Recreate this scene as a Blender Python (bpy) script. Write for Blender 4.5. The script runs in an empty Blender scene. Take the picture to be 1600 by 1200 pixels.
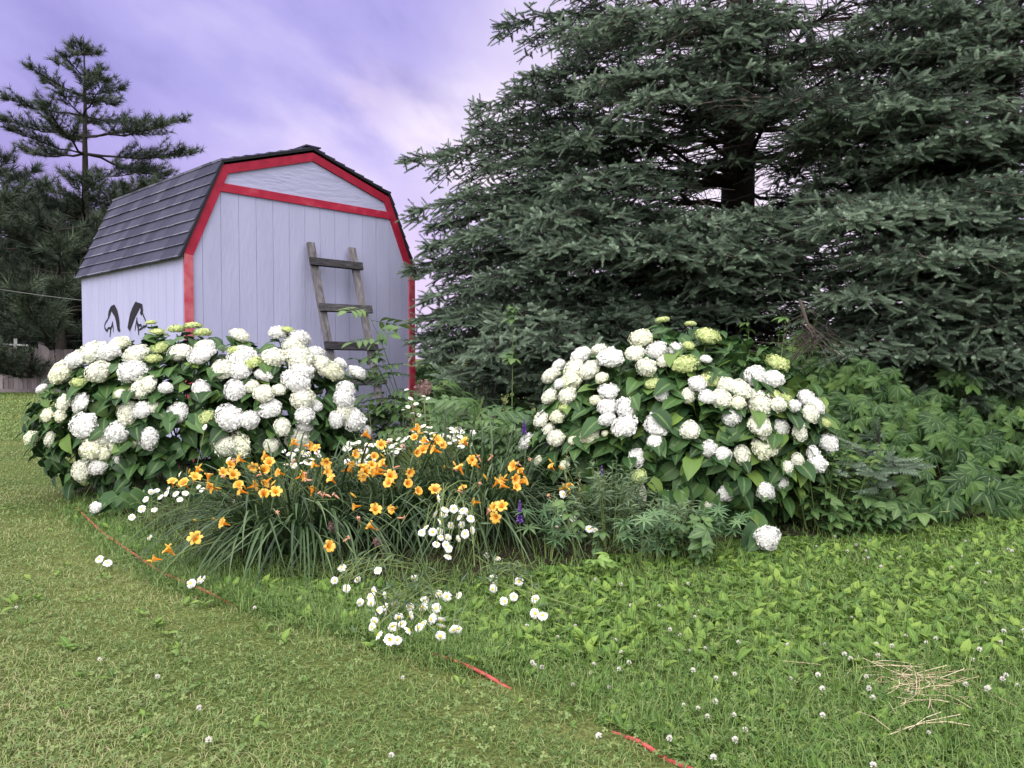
import bpy, math, random
import numpy as np
from mathutils import Vector

random.seed(7)
rng = np.random.default_rng(11)
S = bpy.context.scene
COL = S.collection

# ------------------------------------------------------------------ camera
F = 1190.0                       # focal length in pixels of the 1600 px wide photograph
CAMZ = 1.2
TILT = math.atan(40.0 / F)       # horizon sits 40 px above the middle
cam_d = bpy.data.cameras.new("camera")
cam = bpy.data.objects.new("camera", cam_d)
COL.objects.link(cam)
cam.location = (0, 0, CAMZ)
cam.rotation_euler = (math.pi / 2 - TILT, 0, 0)
cam_d.sensor_width = 36.0
cam_d.lens = 36.0 * F / 1600.0
cam_d.clip_start = 0.05
cam_d.clip_end = 3000.0
S.camera = cam

# ------------------------------------------------------------------ exposure
S.view_settings.view_transform = 'Standard'
S.view_settings.look = 'None'
S.view_settings.exposure = 0.2
S.view_settings.gamma = 1.0
S.cycles.max_bounces = 5
S.cycles.diffuse_bounces = 3
S.cycles.glossy_bounces = 2
S.cycles.transmission_bounces = 3
S.cycles.use_denoising = True

# ------------------------------------------------------------------ world
W = bpy.data.worlds.new("World")
S.world = W
W.use_nodes = True
nt = W.node_tree
nt.nodes.clear()
L = nt.links


def N(kind, **kw):
    n = nt.nodes.new(kind)
    for k, v in kw.items():
        setattr(n, k, v)
    return n


def math_n(op, a, b=None, clamp=False):
    n = N('ShaderNodeMath', operation=op, use_clamp=clamp)
    for i, v in enumerate((a, b)):
        if v is None:
            continue
        if isinstance(v, (int, float)):
            n.inputs[i].default_value = v
        else:
            L.new(v, n.inputs[i])
    return n.outputs[0]


def smooth(v, a, b):
    n = N('ShaderNodeMapRange', interpolation_type='SMOOTHSTEP')
    L.new(v, n.inputs['Value'])
    n.inputs['From Min'].default_value = a
    n.inputs['From Max'].default_value = b
    return n.outputs[0]


def mixc(f, a, b, mode='MIX'):
    n = N('ShaderNodeMix', data_type='RGBA', blend_type=mode)
    if isinstance(f, (int, float)):
        n.inputs[0].default_value = f
    else:
        L.new(f, n.inputs[0])
    for i, v in ((6, a), (7, b)):
        if isinstance(v, tuple):
            n.inputs[i].default_value = (*v, 1)
        else:
            L.new(v, n.inputs[i])
    return n.outputs[2]


SUN_EL, SUN_AZ = 42.0, 200.0     # high and behind the camera, very soft
tc = N('ShaderNodeTexCoord')
sep = N('ShaderNodeSeparateXYZ')
L.new(tc.outputs['Generated'], sep.inputs[0])
zz = sep.outputs['Z']
comb = N('ShaderNodeCombineXYZ')
L.new(math_n('ADD', math_n('MULTIPLY', sep.outputs['X'], 1.05), math_n('MULTIPLY', zz, -0.80)), comb.inputs[0])
L.new(math_n('ADD', math_n('MULTIPLY', sep.outputs['X'], 1.15), math_n('MULTIPLY', zz, 1.9)), comb.inputs[1])
L.new(math_n('MULTIPLY', sep.outputs['Y'], 0.6), comb.inputs[2])
mp = N('ShaderNodeMapping')
L.new(comb.outputs[0], mp.inputs['Vector'])
mp.inputs['Location'].default_value = (2.35, 0.9, 0.3)
nz = N('ShaderNodeTexNoise')
L.new(mp.outputs[0], nz.inputs['Vector'])
nz.inputs['Scale'].default_value = 2.6
nz.inputs['Detail'].default_value = 8
nz.inputs['Roughness'].default_value = 0.52
nz.inputs['Distortion'].default_value = 0.25
cl = nz.outputs['Fac']
hz = smooth(zz, 0.05, 0.33)
base = mixc(hz, (0.60, 0.47, 0.82), (0.41, 0.37, 0.75))
dark = mixc(hz, (0.50, 0.39, 0.74), (0.325, 0.29, 0.64))
lite = mixc(hz, (0.74, 0.60, 0.88), (0.55, 0.50, 0.83))
c1 = mixc(smooth(cl, 0.36, 0.50), dark, base)
c2 = mixc(smooth(cl, 0.48, 0.66), c1, lite)


def glow(px, py, lo, hi):
    v = Vector(((px - 800) / F, 1.0, (600 - py) / F))
    v.rotate(cam.rotation_euler.to_matrix() @ __import__('mathutils').Matrix.Rotation(-math.pi / 2, 3, 'X'))
    v.normalize()
    d = N('ShaderNodeVectorMath', operation='DOT_PRODUCT')
    nv = N('ShaderNodeVectorMath', operation='NORMALIZE')
    L.new(tc.outputs['Generated'], nv.inputs[0])
    L.new(nv.outputs[0], d.inputs[0])
    d.inputs[1].default_value = v
    return smooth(d.outputs['Value'], math.cos(math.radians(lo)), math.cos(math.radians(hi)))


nz2 = N('ShaderNodeTexNoise')
L.new(mp.outputs[0], nz2.inputs['Vector'])
nz2.inputs['Scale'].default_value = 5.5
nz2.inputs['Detail'].default_value = 6
puff = smooth(nz2.outputs['Fac'], 0.36, 0.66)
c3 = mixc(math_n('MULTIPLY', math_n('MULTIPLY', glow(550, 205, 7, 0.5), 0.55), puff), c2, (0.86, 0.74, 0.93))
c3 = mixc(math_n('MULTIPLY', glow(730, 240, 7, 0.5), math_n('ADD', math_n('MULTIPLY', puff, 0.75), 0.25)), c3, (0.88, 0.79, 0.93))
c3 = mixc(math_n('MULTIPLY', glow(1150, 250, 26, 2), 0.75), c3, (0.95, 0.84, 0.93))
# overcast is brighter overhead; unseen sky there and behind raised to light the ground
over = mixc(smooth(zz, 0.42, 0.80), c3, (2.75, 2.65, 2.6))
back = smooth(math_n('MULTIPLY', sep.outputs['Y'], -1.0), 0.0, 0.7)
over = mixc(math_n('MULTIPLY', back, smooth(zz, 0.0, 0.15)), over, (2.2, 2.15, 2.1))
sky = N('ShaderNodeTexSky', sky_type='NISHITA')
sky.sun_disc = False
sky.sun_elevation = math.radians(SUN_EL)
sky.sun_rotation = math.radians(SUN_AZ)
skm = mixc(1.0, sky.outputs[0], (0.004, 0.004, 0.004), 'MULTIPLY')
fin = mixc(1.0, over, skm, 'ADD')
bg = N('ShaderNodeBackground')
L.new(fin, bg.inputs['Color'])
bg.inputs['Strength'].default_value = 1.0
wo = N('ShaderNodeOutputWorld')
L.new(bg.outputs[0], wo.inputs[0])

# ------------------------------------------------------------------ sun (diffused by cloud)
sun_d = bpy.data.lights.new("sun", 'SUN')
sun_d.energy = 2.0
sun_d.angle = math.radians(40)
sun_d.color = (1.0, 0.96, 0.9)
sun = bpy.data.objects.new("sun", sun_d)
COL.objects.link(sun)
az = math.radians(SUN_AZ)
sdir = Vector((math.sin(az) * math.cos(math.radians(SUN_EL)), math.cos(az) * math.cos(math.radians(SUN_EL)),
               math.sin(math.radians(SUN_EL))))
sun.rotation_euler = sdir.to_track_quat('Z', 'Y').to_euler()
sun.location = (0, -5, 20)

# ------------------------------------------------------------------ small maths
CT, ST = math.cos(TILT), math.sin(TILT)


def ray(px, py):
    """direction through a pixel, scaled so that its Y is 1"""
    a, b = (px - 800) / F, (600 - py) / F
    y = CT + ST * b
    z = -ST + CT * b
    return np.array([a / y, 1.0, z / y])


def P(px, py, d):
    return np.array([0, 0, CAMZ]) + ray(px, py) * d


def G(px, py):
    """ground point under a pixel"""
    r = ray(px, py)
    d = -CAMZ / r[2]
    return np.array([0, 0, CAMZ]) + r * d


def to_px(p):
    x, y, z = p[..., 0], p[..., 1], p[..., 2] - CAMZ
    f = CT * y - ST * z
    u = ST * y + CT * z
    return 800 + F * x / f, 600 - F * u / f


def unit(v):
    v = np.asarray(v, float)
    n = np.linalg.norm(v, axis=-1, keepdims=True)
    return v / np.maximum(n, 1e-9)


def frames(d, n):
    """rotation matrices with columns X, Y=d, Z~n"""
    y = unit(d)
    n = np.asarray(n, float)
    z = n - (n * y).sum(-1, keepdims=True) * y
    bad = np.linalg.norm(z, axis=-1) < 1e-4
    z[bad] = np.array([0.3, 0.5, 0.8])
    z = unit(z - (z * y).sum(-1, keepdims=True) * y)
    x = np.cross(y, z)
    return np.stack([x, y, z], -1)


def rand_dir(n, up=0.0):
    v = rng.normal(size=(n, 3))
    v[:, 2] += up
    return unit(v)


class Acc:
    """collects shapes that become ONE mesh object"""

    def __init__(self):
        self.V, self.T, self.Q, self.A, self.B, self.MT, self.MQ, self.n = [], [], [], [], [], [], [], 0

    def add(self, V, tris=None, quads=None, a=0.5, b=0.0, mi=0):
        V = np.asarray(V, float).reshape(-1, 3)
        n = len(V)
        self.V.append(V)
        self.A.append(np.broadcast_to(np.asarray(a, float), (n,)))
        self.B.append(np.broadcast_to(np.asarray(b, float), (n,)))
        if tris is not None and len(tris):
            t = np.asarray(tris).reshape(-1, 3) + self.n
            self.T.append(t)
            self.MT.append(np.full(len(t), mi))
        if quads is not None and len(quads):
            q = np.asarray(quads).reshape(-1, 4) + self.n
            self.Q.append(q)
            self.MQ.append(np.full(len(q), mi))
        self.n += n

    def inst(self, tpl, pos, R, s, a=None, b=None, mi=0):
        """many copies of a template (verts, tris, quads, b per vert)"""
        tv, tt, tq, tb = tpl
        pos = np.asarray(pos, float).reshape(-1, 3)
        n, k = len(pos), len(tv)
        if n == 0:
            return
        s = np.asarray(s, float)
        if s.ndim == 0:
            s = np.full(n, float(s))
        if s.ndim == 1:
            s = np.repeat(s[:, None], 3, 1)
        V = np.einsum('nij,nkj->nki', R, tv[None] * s[:, None]) + pos[:, None]
        off = (np.arange(n) * k)[:, None, None]
        a = rng.random(n) if a is None else np.broadcast_to(a, (n,))
        bb = np.broadcast_to(tb, (n, k)) if b is None else np.repeat(np.broadcast_to(b, (n,))[:, None], k, 1)
        self.add(V, (tt[None] + off) if len(tt) else None, (tq[None] + off) if len(tq) else None,
                 np.repeat(a, k), bb.reshape(-1), mi)

    def tubes(self, paths, radii, sides=5, a=0.5, b=0.0, mi=0):
        paths = np.asarray(paths, float)
        if paths.ndim == 2:
            paths = paths[None]
        n, K, _ = paths.shape
        if n == 0:
            return
        radii = np.broadcast_to(np.asarray(radii, float), (n, K))
        tg = unit(np.gradient(paths, axis=1))
        ref = np.zeros_like(tg)
        ref[..., 2] = 1
        vert = np.abs(tg[..., 2]) > 0.93
        ref[vert] = (1, 0.2, 0)
        x = unit(np.cross(tg, ref))
        y = np.cross(x, tg)
        an = np.arange(sides) / sides * 2 * math.pi
        V = paths[:, :, None] + radii[..., None, None] * (x[:, :, None] * np.cos(an)[None, None, :, None]
                                                          + y[:, :, None] * np.sin(an)[None, None, :, None])
        i, j = np.meshgrid(np.arange(K - 1), np.arange(sides), indexing='ij')
        j2 = (j + 1) % sides
        q = np.stack([i * sides + j, i * sides + j2, (i + 1) * sides + j2, (i + 1) * sides + j], -1).reshape(-1, 4)
        q = q[None] + (np.arange(n) * K * sides)[:, None, None]
        a = np.broadcast_to(a, (n,))
        self.add(V, None, q, np.repeat(a, K * sides), b, mi)
        if sides == 4:
            c = np.array([[0, 3, 2, 1], [(K - 1) * sides + m for m in range(4)]])
            self.Q.append((c[None] + (np.arange(n) * K * sides)[:, None, None]).reshape(-1, 4) + self.n - n * K * sides)
            self.MQ.append(np.full(2 * n, mi))

    def strips(self, p0, p1, p2, w, K=5, fold=0.0, a=None, tip=0.03, wpow=0.6, mi=0):
        """arching blades along quadratic curves"""
        n = len(p0)
        if n == 0:
            return
        t = np.linspace(0, 1, K)[None, :, None]
        C = (1 - t) ** 2 * p0[:, None] + 2 * t * (1 - t) * p1[:, None] + t ** 2 * p2[:, None]
        tg = unit(np.gradient(C, axis=1))
        ref = np.zeros_like(tg)
        ref[..., 2] = 1
        ref[np.abs(tg[..., 2]) > 0.97] = (0.8, 0.6, 0)
        side = unit(np.cross(tg, ref))
        # keep one side per blade, so that it does not twist
        side = unit(side * np.sign((side * side[:, K // 2:K // 2 + 1]).sum(-1, keepdims=True)))
        up = np.cross(side, tg)
        tt = np.linspace(0, 1, K)
        prof = np.minimum(1, (1 - tt) ** wpow * (0.6 + 1.2 * tt) * 1.05) + tip
        ww = (np.broadcast_to(w, (n,))[:, None] * prof[None])[..., None] * 0.5
        if fold:
            V = np.stack([C - side * ww + up * ww * fold, C, C + side * ww + up * ww * fold], 2)
            m = 3
        else:
            V = np.stack([C - side * ww, C + side * ww], 2)
            m = 2
        i = np.arange(K - 1)[:, None] * m + np.arange(m - 1)[None]
        i = i.reshape(-1)
        q = np.stack([i, i + 1, i + m + 1, i + m], -1)
        q = q[None] + (np.arange(n) * K * m)[:, None, None]
        a = rng.random(n) if a is None else np.broadcast_to(a, (n,))
        self.add(V, None, q, np.repeat(a, K * m), np.tile(np.repeat(tt, m), n), mi)

    def box(self, c, ax, ay, az, a=0.5, b=0.0, mi=0):
        """box by centre and three half-axis vectors"""
        c, ax, ay, az = (np.asarray(v, float) for v in (c, ax, ay, az))
        V = [c + sx * ax + sy * ay + sz * az for sz in (-1, 1) for sy in (-1, 1) for sx in (-1, 1)]
        q = [[0, 2, 3, 1], [4, 5, 7, 6], [0, 1, 5, 4], [2, 6, 7, 3], [0, 4, 6, 2], [1, 3, 7, 5]]
        self.add(V, None, q, a, b, mi)

    def mesh(self, name, mats, smooth_=False):
        V = np.concatenate(self.V) if self.V else np.zeros((0, 3))
        T = np.concatenate(self.T) if self.T else np.zeros((0, 3), int)
        Q = np.concatenate(self.Q) if self.Q else np.zeros((0, 4), int)
        MI = np.concatenate(self.MT + self.MQ) if self.MT or self.MQ else np.zeros(0)
        me = bpy.data.meshes.new(name)
        me.vertices.add(len(V))
        me.vertices.foreach_set('co', V.astype(np.float32).ravel())
        loops = np.concatenate([T.ravel(), Q.ravel()]).astype(np.int32)
        me.loops.add(len(loops))
        me.loops.foreach_set('vertex_index', loops)
        me.polygons.add(len(T) + len(Q))
        st = np.concatenate([np.arange(len(T)) * 3, len(T) * 3 + np.arange(len(Q)) * 4]).astype(np.int32)
        me.polygons.foreach_set('loop_start', st)
        for m in (mats if isinstance(mats, (list, tuple)) else [mats]):
            me.materials.append(m)
        me.polygons.foreach_set('material_index', MI.astype(np.int32))
        me.polygons.foreach_set('use_smooth', np.full(len(T) + len(Q), bool(smooth_)))
        for nm, arr in (('rnd', self.A), ('along', self.B)):
            at = me.attributes.new(nm, 'FLOAT', 'POINT')
            at.data.foreach_set('value', np.concatenate(arr).astype(np.float32))
        me.update(calc_edges=True)
        return me

    def obj(self, name, mats, parent=None, smooth_=False):
        o = bpy.data.objects.new(name, self.mesh(name, mats, smooth_))
        COL.objects.link(o)
        if parent is not None:
            o.parent = parent
            o.location = -np.array(parent.location)      # shapes are given in world space
        return o


def thing(name, label, cat, loc=(0, 0, 0), group=None):
    o = bpy.data.objects.new(name, None)
    o.empty_display_size = 0.1
    COL.objects.link(o)
    o.location = tuple(float(v) for v in loc)
    return tag(o, label, cat, group)


def tag(o, label, cat, group=None):
    o['label'] = label
    o['category'] = cat
    if group:
        o['group'] = group
    return o


def part(name, me, parent, loc, R=None, s=1.0):
    """a linked copy of a mesh as a part, placed in world space (parents here are never rotated)"""
    from mathutils import Matrix
    o = bpy.data.objects.new(name, me)
    COL.objects.link(o)
    o.parent = parent
    M = Matrix([list(r) for r in (np.eye(3) if R is None else R)]).to_4x4()
    o.rotation_euler = M.to_euler()
    o.scale = (s, s, s) if np.ndim(s) == 0 else tuple(float(v) for v in s)
    o.location = Vector([float(v) for v in loc]) - Vector(parent.location)
    return o


# ------------------------------------------------------------------ materials
def new_mat(name):
    m = bpy.data.materials.new(name)
    m.use_nodes = True
    t = m.node_tree
    t.nodes.clear()
    return m, t


def ramp_mat(name, cols, rough=0.55, spec=0.3, trans=0.0, attr='rnd', noise=0.0, nscale=8.0, bump=0.0, bscale=40.0,
             second=None, stretch=None):
    """colour ramp over a per-piece random value, some noise, optional light shining through;
    second = (attribute, [(pos, colour mix)...]) mixes another colour along the piece"""
    m, t = new_mat(name)
    n, l = t.nodes, t.links
    out = n.new('ShaderNodeOutputMaterial')
    pb = n.new('ShaderNodeBsdfPrincipled')
    pb.inputs['Roughness'].default_value = rough
    pb.inputs['Specular IOR Level'].default_value = spec
    at = n.new('ShaderNodeAttribute')
    at.attribute_name = attr
    fac = at.outputs['Fac']
    geo = n.new('ShaderNodeTexCoord')
    vec = geo.outputs['Object']
    if stretch:
        mpn = n.new('ShaderNodeMapping')
        mpn.inputs['Scale'].default_value = stretch
        l.new(vec, mpn.inputs['Vector'])
        vec = mpn.outputs[0]
    if noise:
        ns = n.new('ShaderNodeTexNoise')
        ns.inputs['Scale'].default_value = nscale
        ns.inputs['Detail'].default_value = 4
        l.new(vec, ns.inputs['Vector'])
        sb = n.new('ShaderNodeMath')
        sb.operation = 'MULTIPLY_ADD'
        l.new(ns.outputs['Fac'], sb.inputs[0])
        sb.inputs[1].default_value = noise * 2
        sb.inputs[2].default_value = -noise
        ad = n.new('ShaderNodeMath')
        ad.operation = 'ADD'
        l.new(fac, ad.inputs[0])
        l.new(sb.outputs[0], ad.inputs[1])
        fac = ad.outputs[0]
    rp = n.new('ShaderNodeValToRGB')
    els = rp.color_ramp.elements
    while len(els) < len(cols):
        els.new(0.5)
    for i, c in enumerate(cols):
        els[i].position = i / max(1, len(cols) - 1)
        els[i].color = (*c, 1)
    l.new(fac, rp.inputs[0])
    col = rp.outputs[0]
    if second:
        a2 = n.new('ShaderNodeAttribute')
        a2.attribute_name = second[0]
        r2 = n.new('ShaderNodeValToRGB')
        r2.color_ramp.elements[0].position = second[1]
        r2.color_ramp.elements[1].position = second[2]
        l.new(a2.outputs['Fac'], r2.inputs[0])
        mx = n.new('ShaderNodeMix')
        mx.data_type = 'RGBA'
        l.new(r2.outputs[0], mx.inputs[0])
        l.new(col, mx.inputs[6])
        mx.inputs[7].default_value = (*second[3], 1)
        col = mx.outputs[2]
    l.new(col, pb.inputs['Base Color'])
    if bump:
        bn = n.new('ShaderNodeTexNoise')
        bn.inputs['Scale'].default_value = bscale
        bn.inputs['Detail'].default_value = 5
        l.new(vec, bn.inputs['Vector'])
        bp = n.new('ShaderNodeBump')
        bp.inputs['Strength'].default_value = bump
        bp.inputs['Distance'].default_value = 0.02
        l.new(bn.outputs['Fac'], bp.inputs['Height'])
        l.new(bp.outputs[0], pb.inputs['Normal'])
    if trans:
        tb = n.new('ShaderNodeBsdfTranslucent')
        l.new(col, tb.inputs['Color'])
        ms = n.new('ShaderNodeMixShader')
        ms.inputs[0].default_value = trans
        l.new(pb.outputs[0], ms.inputs[1])
        l.new(tb.outputs[0], ms.inputs[2])
        l.new(ms.outputs[0], out.inputs[0])
    else:
        l.new(pb.outputs[0], out.inputs[0])
    return m


M = {}
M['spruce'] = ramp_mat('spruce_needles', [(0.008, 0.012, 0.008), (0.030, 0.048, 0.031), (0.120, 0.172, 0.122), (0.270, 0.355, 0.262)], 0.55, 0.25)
M['bark'] = ramp_mat('bark', [(0.02, 0.017, 0.016), (0.05, 0.042, 0.038)], 0.9, 0.1, noise=0.4, nscale=14, bump=0.6, bscale=30)
M['twig'] = ramp_mat('dead_twigs', [(0.03, 0.025, 0.023), (0.10, 0.08, 0.07)], 0.9, 0.1)
M['pine'] = ramp_mat('pine_needles', [(0.020, 0.030, 0.023), (0.040, 0.057, 0.041), (0.085, 0.112, 0.074)], 0.55, 0.2)
M['hyd_leaf'] = ramp_mat('hydrangea_leaf', [(0.018, 0.048, 0.018), (0.036, 0.088, 0.028), (0.065, 0.135, 0.038), (0.15, 0.24, 0.05)], 0.48, 0.25, 0.2, second=('along', 0.80, 1.0, (0.13, 0.2, 0.07)))
M['stem'] = ramp_mat('green_stem', [(0.06, 0.10, 0.03), (0.19, 0.24, 0.09)], 0.6, 0.2)
M['creeper'] = ramp_mat('creeper_leaf', [(0.012, 0.034, 0.012), (0.034, 0.078, 0.023), (0.080, 0.150, 0.040), (0.15, 0.24, 0.055)], 0.5, 0.2, 0.2, second=('along', 0.80, 1.0, (0.13, 0.2, 0.07)))
M['daylily_leaf'] = ramp_mat('daylily_leaf', [(0.014, 0.034, 0.013), (0.036, 0.072, 0.027), (0.062, 0.110, 0.044), (0.13, 0.18, 0.085)], 0.4, 0.35, 0.15)
M['herb'] = ramp_mat('herb_leaf', [(0.05, 0.09, 0.05), (0.09, 0.14, 0.075), (0.14, 0.20, 0.10)], 0.5, 0.3, 0.15)
M['lupin'] = ramp_mat('lupin_leaf', [(0.04, 0.09, 0.042), (0.08, 0.15, 0.068), (0.12, 0.20, 0.09)], 0.5, 0.3, 0.15)
M['lime_leaf'] = ramp_mat('lime_leaf', [(0.07, 0.15, 0.03), (0.12, 0.22, 0.045), (0.17, 0.28, 0.06)], 0.45, 0.35, 0.2, second=('along', 0.80, 1.0, (0.22, 0.32, 0.1)))
M['sapling'] = ramp_mat('sapling_leaf', [(0.03, 0.075, 0.028), (0.06, 0.12, 0.04), (0.11, 0.19, 0.055)], 0.45, 0.35, 0.2, second=('along', 0.80, 1.0, (0.15, 0.22, 0.07)))
M['grass'] = ramp_mat('lawn_grass', [(0.070, 0.145, 0.036), (0.140, 0.220, 0.060), (0.220, 0.285, 0.095), (0.36, 0.33, 0.18)], 0.55, 0.25, 0.2)
M['weed'] = ramp_mat('ground_leaf', [(0.055, 0.115, 0.026), (0.105, 0.195, 0.035), (0.20, 0.30, 0.055)], 0.5, 0.2, 0.25, second=('along', 0.80, 1.0, (0.2, 0.3, 0.09)))
M['clover'] = ramp_mat('clover_leaf', [(0.08, 0.14, 0.04), (0.13, 0.19, 0.06), (0.19, 0.245, 0.085)], 0.5, 0.3, 0.15)
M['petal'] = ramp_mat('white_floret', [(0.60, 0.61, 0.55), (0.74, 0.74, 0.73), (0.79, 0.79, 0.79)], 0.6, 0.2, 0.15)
M['ivory'] = ramp_mat('ivory_floret', [(0.56, 0.58, 0.42), (0.73, 0.74, 0.62), (0.79, 0.79, 0.72)], 0.6, 0.2, 0.15)
M['cream'] = ramp_mat('cream_floret', [(0.62, 0.66, 0.40), (0.76, 0.77, 0.58), (0.84, 0.84, 0.74)], 0.6, 0.2, 0.15)
M['lime'] = ramp_mat('lime_floret', [(0.28, 0.38, 0.13), (0.42, 0.50, 0.20), (0.58, 0.62, 0.32)], 0.6, 0.2, 0.15)
M['daisy'] = ramp_mat('daisy_petal', [(0.74, 0.74, 0.74), (0.80, 0.80, 0.80)], 0.6, 0.2, 0.1)
M['disc'] = ramp_mat('daisy_disc', [(0.66, 0.46, 0.05), (0.76, 0.58, 0.09)], 0.7, 0.1, noise=0.4, nscale=600)
M['lily'] = ramp_mat('daylily_petal', [(0.80, 0.40, 0.05), (0.83, 0.49, 0.08), (0.85, 0.57, 0.17)], 0.5, 0.2, 0.25,
                     second=('along', 0.28, 0.80, (0.80, 0.30, 0.02)))
# 'second' mixes from ramp (along=0) to the colour (along=1); along is 1 in the throat
M['bud'] = ramp_mat('daylily_bud', [(0.40, 0.40, 0.05), (0.62, 0.42, 0.06), (0.78, 0.36, 0.06)], 0.5, 0.2, 0.1)
M['spent'] = ramp_mat('spent_flower', [(0.55, 0.22, 0.10), (0.66, 0.34, 0.25), (0.70, 0.42, 0.36)], 0.6, 0.2, 0.15)
M['lupin_flower'] = ramp_mat('lupin_flower', [(0.14, 0.06, 0.36), (0.24, 0.12, 0.50), (0.40, 0.26, 0.62)], 0.6, 0.2)
M['pod'] = ramp_mat('seed_pod', [(0.20, 0.20, 0.10), (0.32, 0.30, 0.18)], 0.7, 0.1)
M['allium'] = ramp_mat('dried_umbel', [(0.16, 0.09, 0.09), (0.30, 0.19, 0.19)], 0.8, 0.1)
M['straw'] = ramp_mat('straw', [(0.36, 0.25, 0.17), (0.52, 0.42, 0.29), (0.64, 0.56, 0.42)], 0.6, 0.2)
M['bloom'] = ramp_mat('clover_bloom', [(0.70, 0.66, 0.62), (0.82, 0.78, 0.78)], 0.7, 0.1, 0.1)
M['hose'] = ramp_mat('red_cord', [(0.40, 0.035, 0.045), (0.52, 0.13, 0.12)], 0.6, 0.2, noise=0.6, nscale=25)
M['soil'] = ramp_mat('bed_soil', [(0.012, 0.010, 0.007), (0.03, 0.025, 0.017), (0.055, 0.047, 0.033)], 0.95, 0.05, noise=0.7, nscale=9, bump=1.0, bscale=30)
M['siding'] = ramp_mat('lilac_white_siding', [(0.32, 0.325, 0.49), (0.37, 0.375, 0.56), (0.40, 0.405, 0.59)], 0.6, 0.25, noise=0.5, nscale=5, bump=0.25, bscale=34, stretch=(1, 1, 0.22))
M['gable'] = ramp_mat('lilac_white_gable', [(0.32, 0.325, 0.49), (0.36, 0.365, 0.55), (0.40, 0.405, 0.59)], 0.6, 0.25, noise=0.35, nscale=3, bump=0.5, bscale=18, stretch=(0.35, 0.35, 1.6))
M['seam'] = ramp_mat('siding_groove', [(0.31, 0.31, 0.45), (0.35, 0.35, 0.49)], 0.8, 0.1)
M['red'] = ramp_mat('red_trim_paint', [(0.27, 0.012, 0.036), (0.36, 0.020, 0.052), (0.46, 0.12, 0.15)], 0.55, 0.2, noise=0.7, nscale=9, bump=0.15, bscale=60)
M['shingle'] = ramp_mat('asphalt_shingle', [(0.040, 0.040, 0.070), (0.050, 0.050, 0.084), (0.064, 0.064, 0.104)], 0.9, 0.15, noise=0.25, nscale=90, bump=0.3, bscale=200)
M['shingle_edge'] = ramp_mat('pale_shingle_edge', [(0.07, 0.07, 0.11), (0.19, 0.19, 0.26)], 0.9, 0.1, noise=0.5, nscale=20)
M['horse'] = ramp_mat('black_wall_paint', [(0.012, 0.012, 0.014), (0.02, 0.02, 0.022)], 0.6, 0.2)
M['grey_wood'] = ramp_mat('weathered_wood', [(0.07, 0.066, 0.075), (0.16, 0.148, 0.165), (0.30, 0.28, 0.31)], 0.9, 0.1, noise=0.75, nscale=9, bump=0.6, bscale=26, stretch=(3, 3, 0.5))
M['dark_wood'] = ramp_mat('dark_rung_wood', [(0.025, 0.024, 0.028), (0.06, 0.057, 0.065), (0.15, 0.14, 0.155)], 0.9, 0.1, noise=0.7, nscale=9, bump=0.6, bscale=26, stretch=(0.8, 0.8, 5))
M['fence'] = ramp_mat('fence_boards', [(0.115, 0.095, 0.105), (0.19, 0.16, 0.175), (0.28, 0.245, 0.265)], 0.9, 0.1, noise=0.35, nscale=5, stretch=(3, 3, 0.4))
M['pvc'] = ramp_mat('white_pipe', [(0.6, 0.6, 0.62), (0.7, 0.7, 0.72)], 0.4, 0.4)
M['wire'] = ramp_mat('dull_wire', [(0.10, 0.10, 0.11), (0.18, 0.18, 0.19)], 0.5, 0.3)


def ground_mat():
    m, t = new_mat('lawn_ground')
    n, l = t.nodes, t.links
    out = n.new('ShaderNodeOutputMaterial')
    pb = n.new('ShaderNodeBsdfPrincipled')
    pb.inputs['Roughness'].default_value = 0.95
    pb.inputs['Specular IOR Level'].default_value = 0.1
    g = n.new('ShaderNodeTexCoord')
    a = n.new('ShaderNodeTexNoise')
    a.inputs['Scale'].default_value = 0.6
    a.inputs['Detail'].default_value = 6
    b = n.new('ShaderNodeTexNoise')
    b.inputs['Scale'].default_value = 60
    b.inputs['Detail'].default_value = 4
    l.new(g.outputs['Object'], a.inputs['Vector'])
    l.new(g.outputs['Object'], b.inputs['Vector'])
    ra = n.new('ShaderNodeValToRGB')
    ra.color_ramp.elements[0].color = (0.085, 0.120, 0.034, 1)
    ra.color_ramp.elements[1].color = (0.150, 0.170, 0.060, 1)
    ra.color_ramp.elements[0].position = 0.35
    ra.color_ramp.elements[1].position = 0.65
    l.new(a.outputs['Fac'], ra.inputs[0])
    rb = n.new('ShaderNodeValToRGB')
    rb.color_ramp.elements[0].color = (0.35, 0.33, 0.28, 1)
    rb.color_ramp.elements[1].color = (1.1, 1.1, 1.0, 1)
    rb.color_ramp.elements[0].position = 0.36
    rb.color_ramp.elements[1].position = 0.62
    l.new(b.outputs['Fac'], rb.inputs[0])
    mx = n.new('ShaderNodeMix')
    mx.data_type = 'RGBA'
    mx.blend_type = 'MULTIPLY'
    mx.inputs[0].default_value = 0.8
    l.new(ra.outputs[0], mx.inputs[6])
    l.new(rb.outputs[0], mx.inputs[7])
    l.new(mx.outputs[2], pb.inputs['Base Color'])
    bp = n.new('ShaderNodeBump')
    bp.inputs['Strength'].default_value = 0.8
    bp.inputs['Distance'].default_value = 0.03
    l.new(b.outputs['Fac'], bp.inputs['Height'])
    l.new(bp.outputs[0], pb.inputs['Normal'])
    l.new(pb.outputs[0], out.inputs[0])
    return m


M['ground'] = ground_mat()

# ------------------------------------------------------------------ ground
ac = Acc()
ac.add([(-900, -300, 0), (900, -300, 0), (900, 1500, 0), (-900, 1500, 0)], None, [[0, 1, 2, 3]])
o = ac.obj('lawn_ground', M['ground'])
o['kind'] = 'structure'

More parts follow.
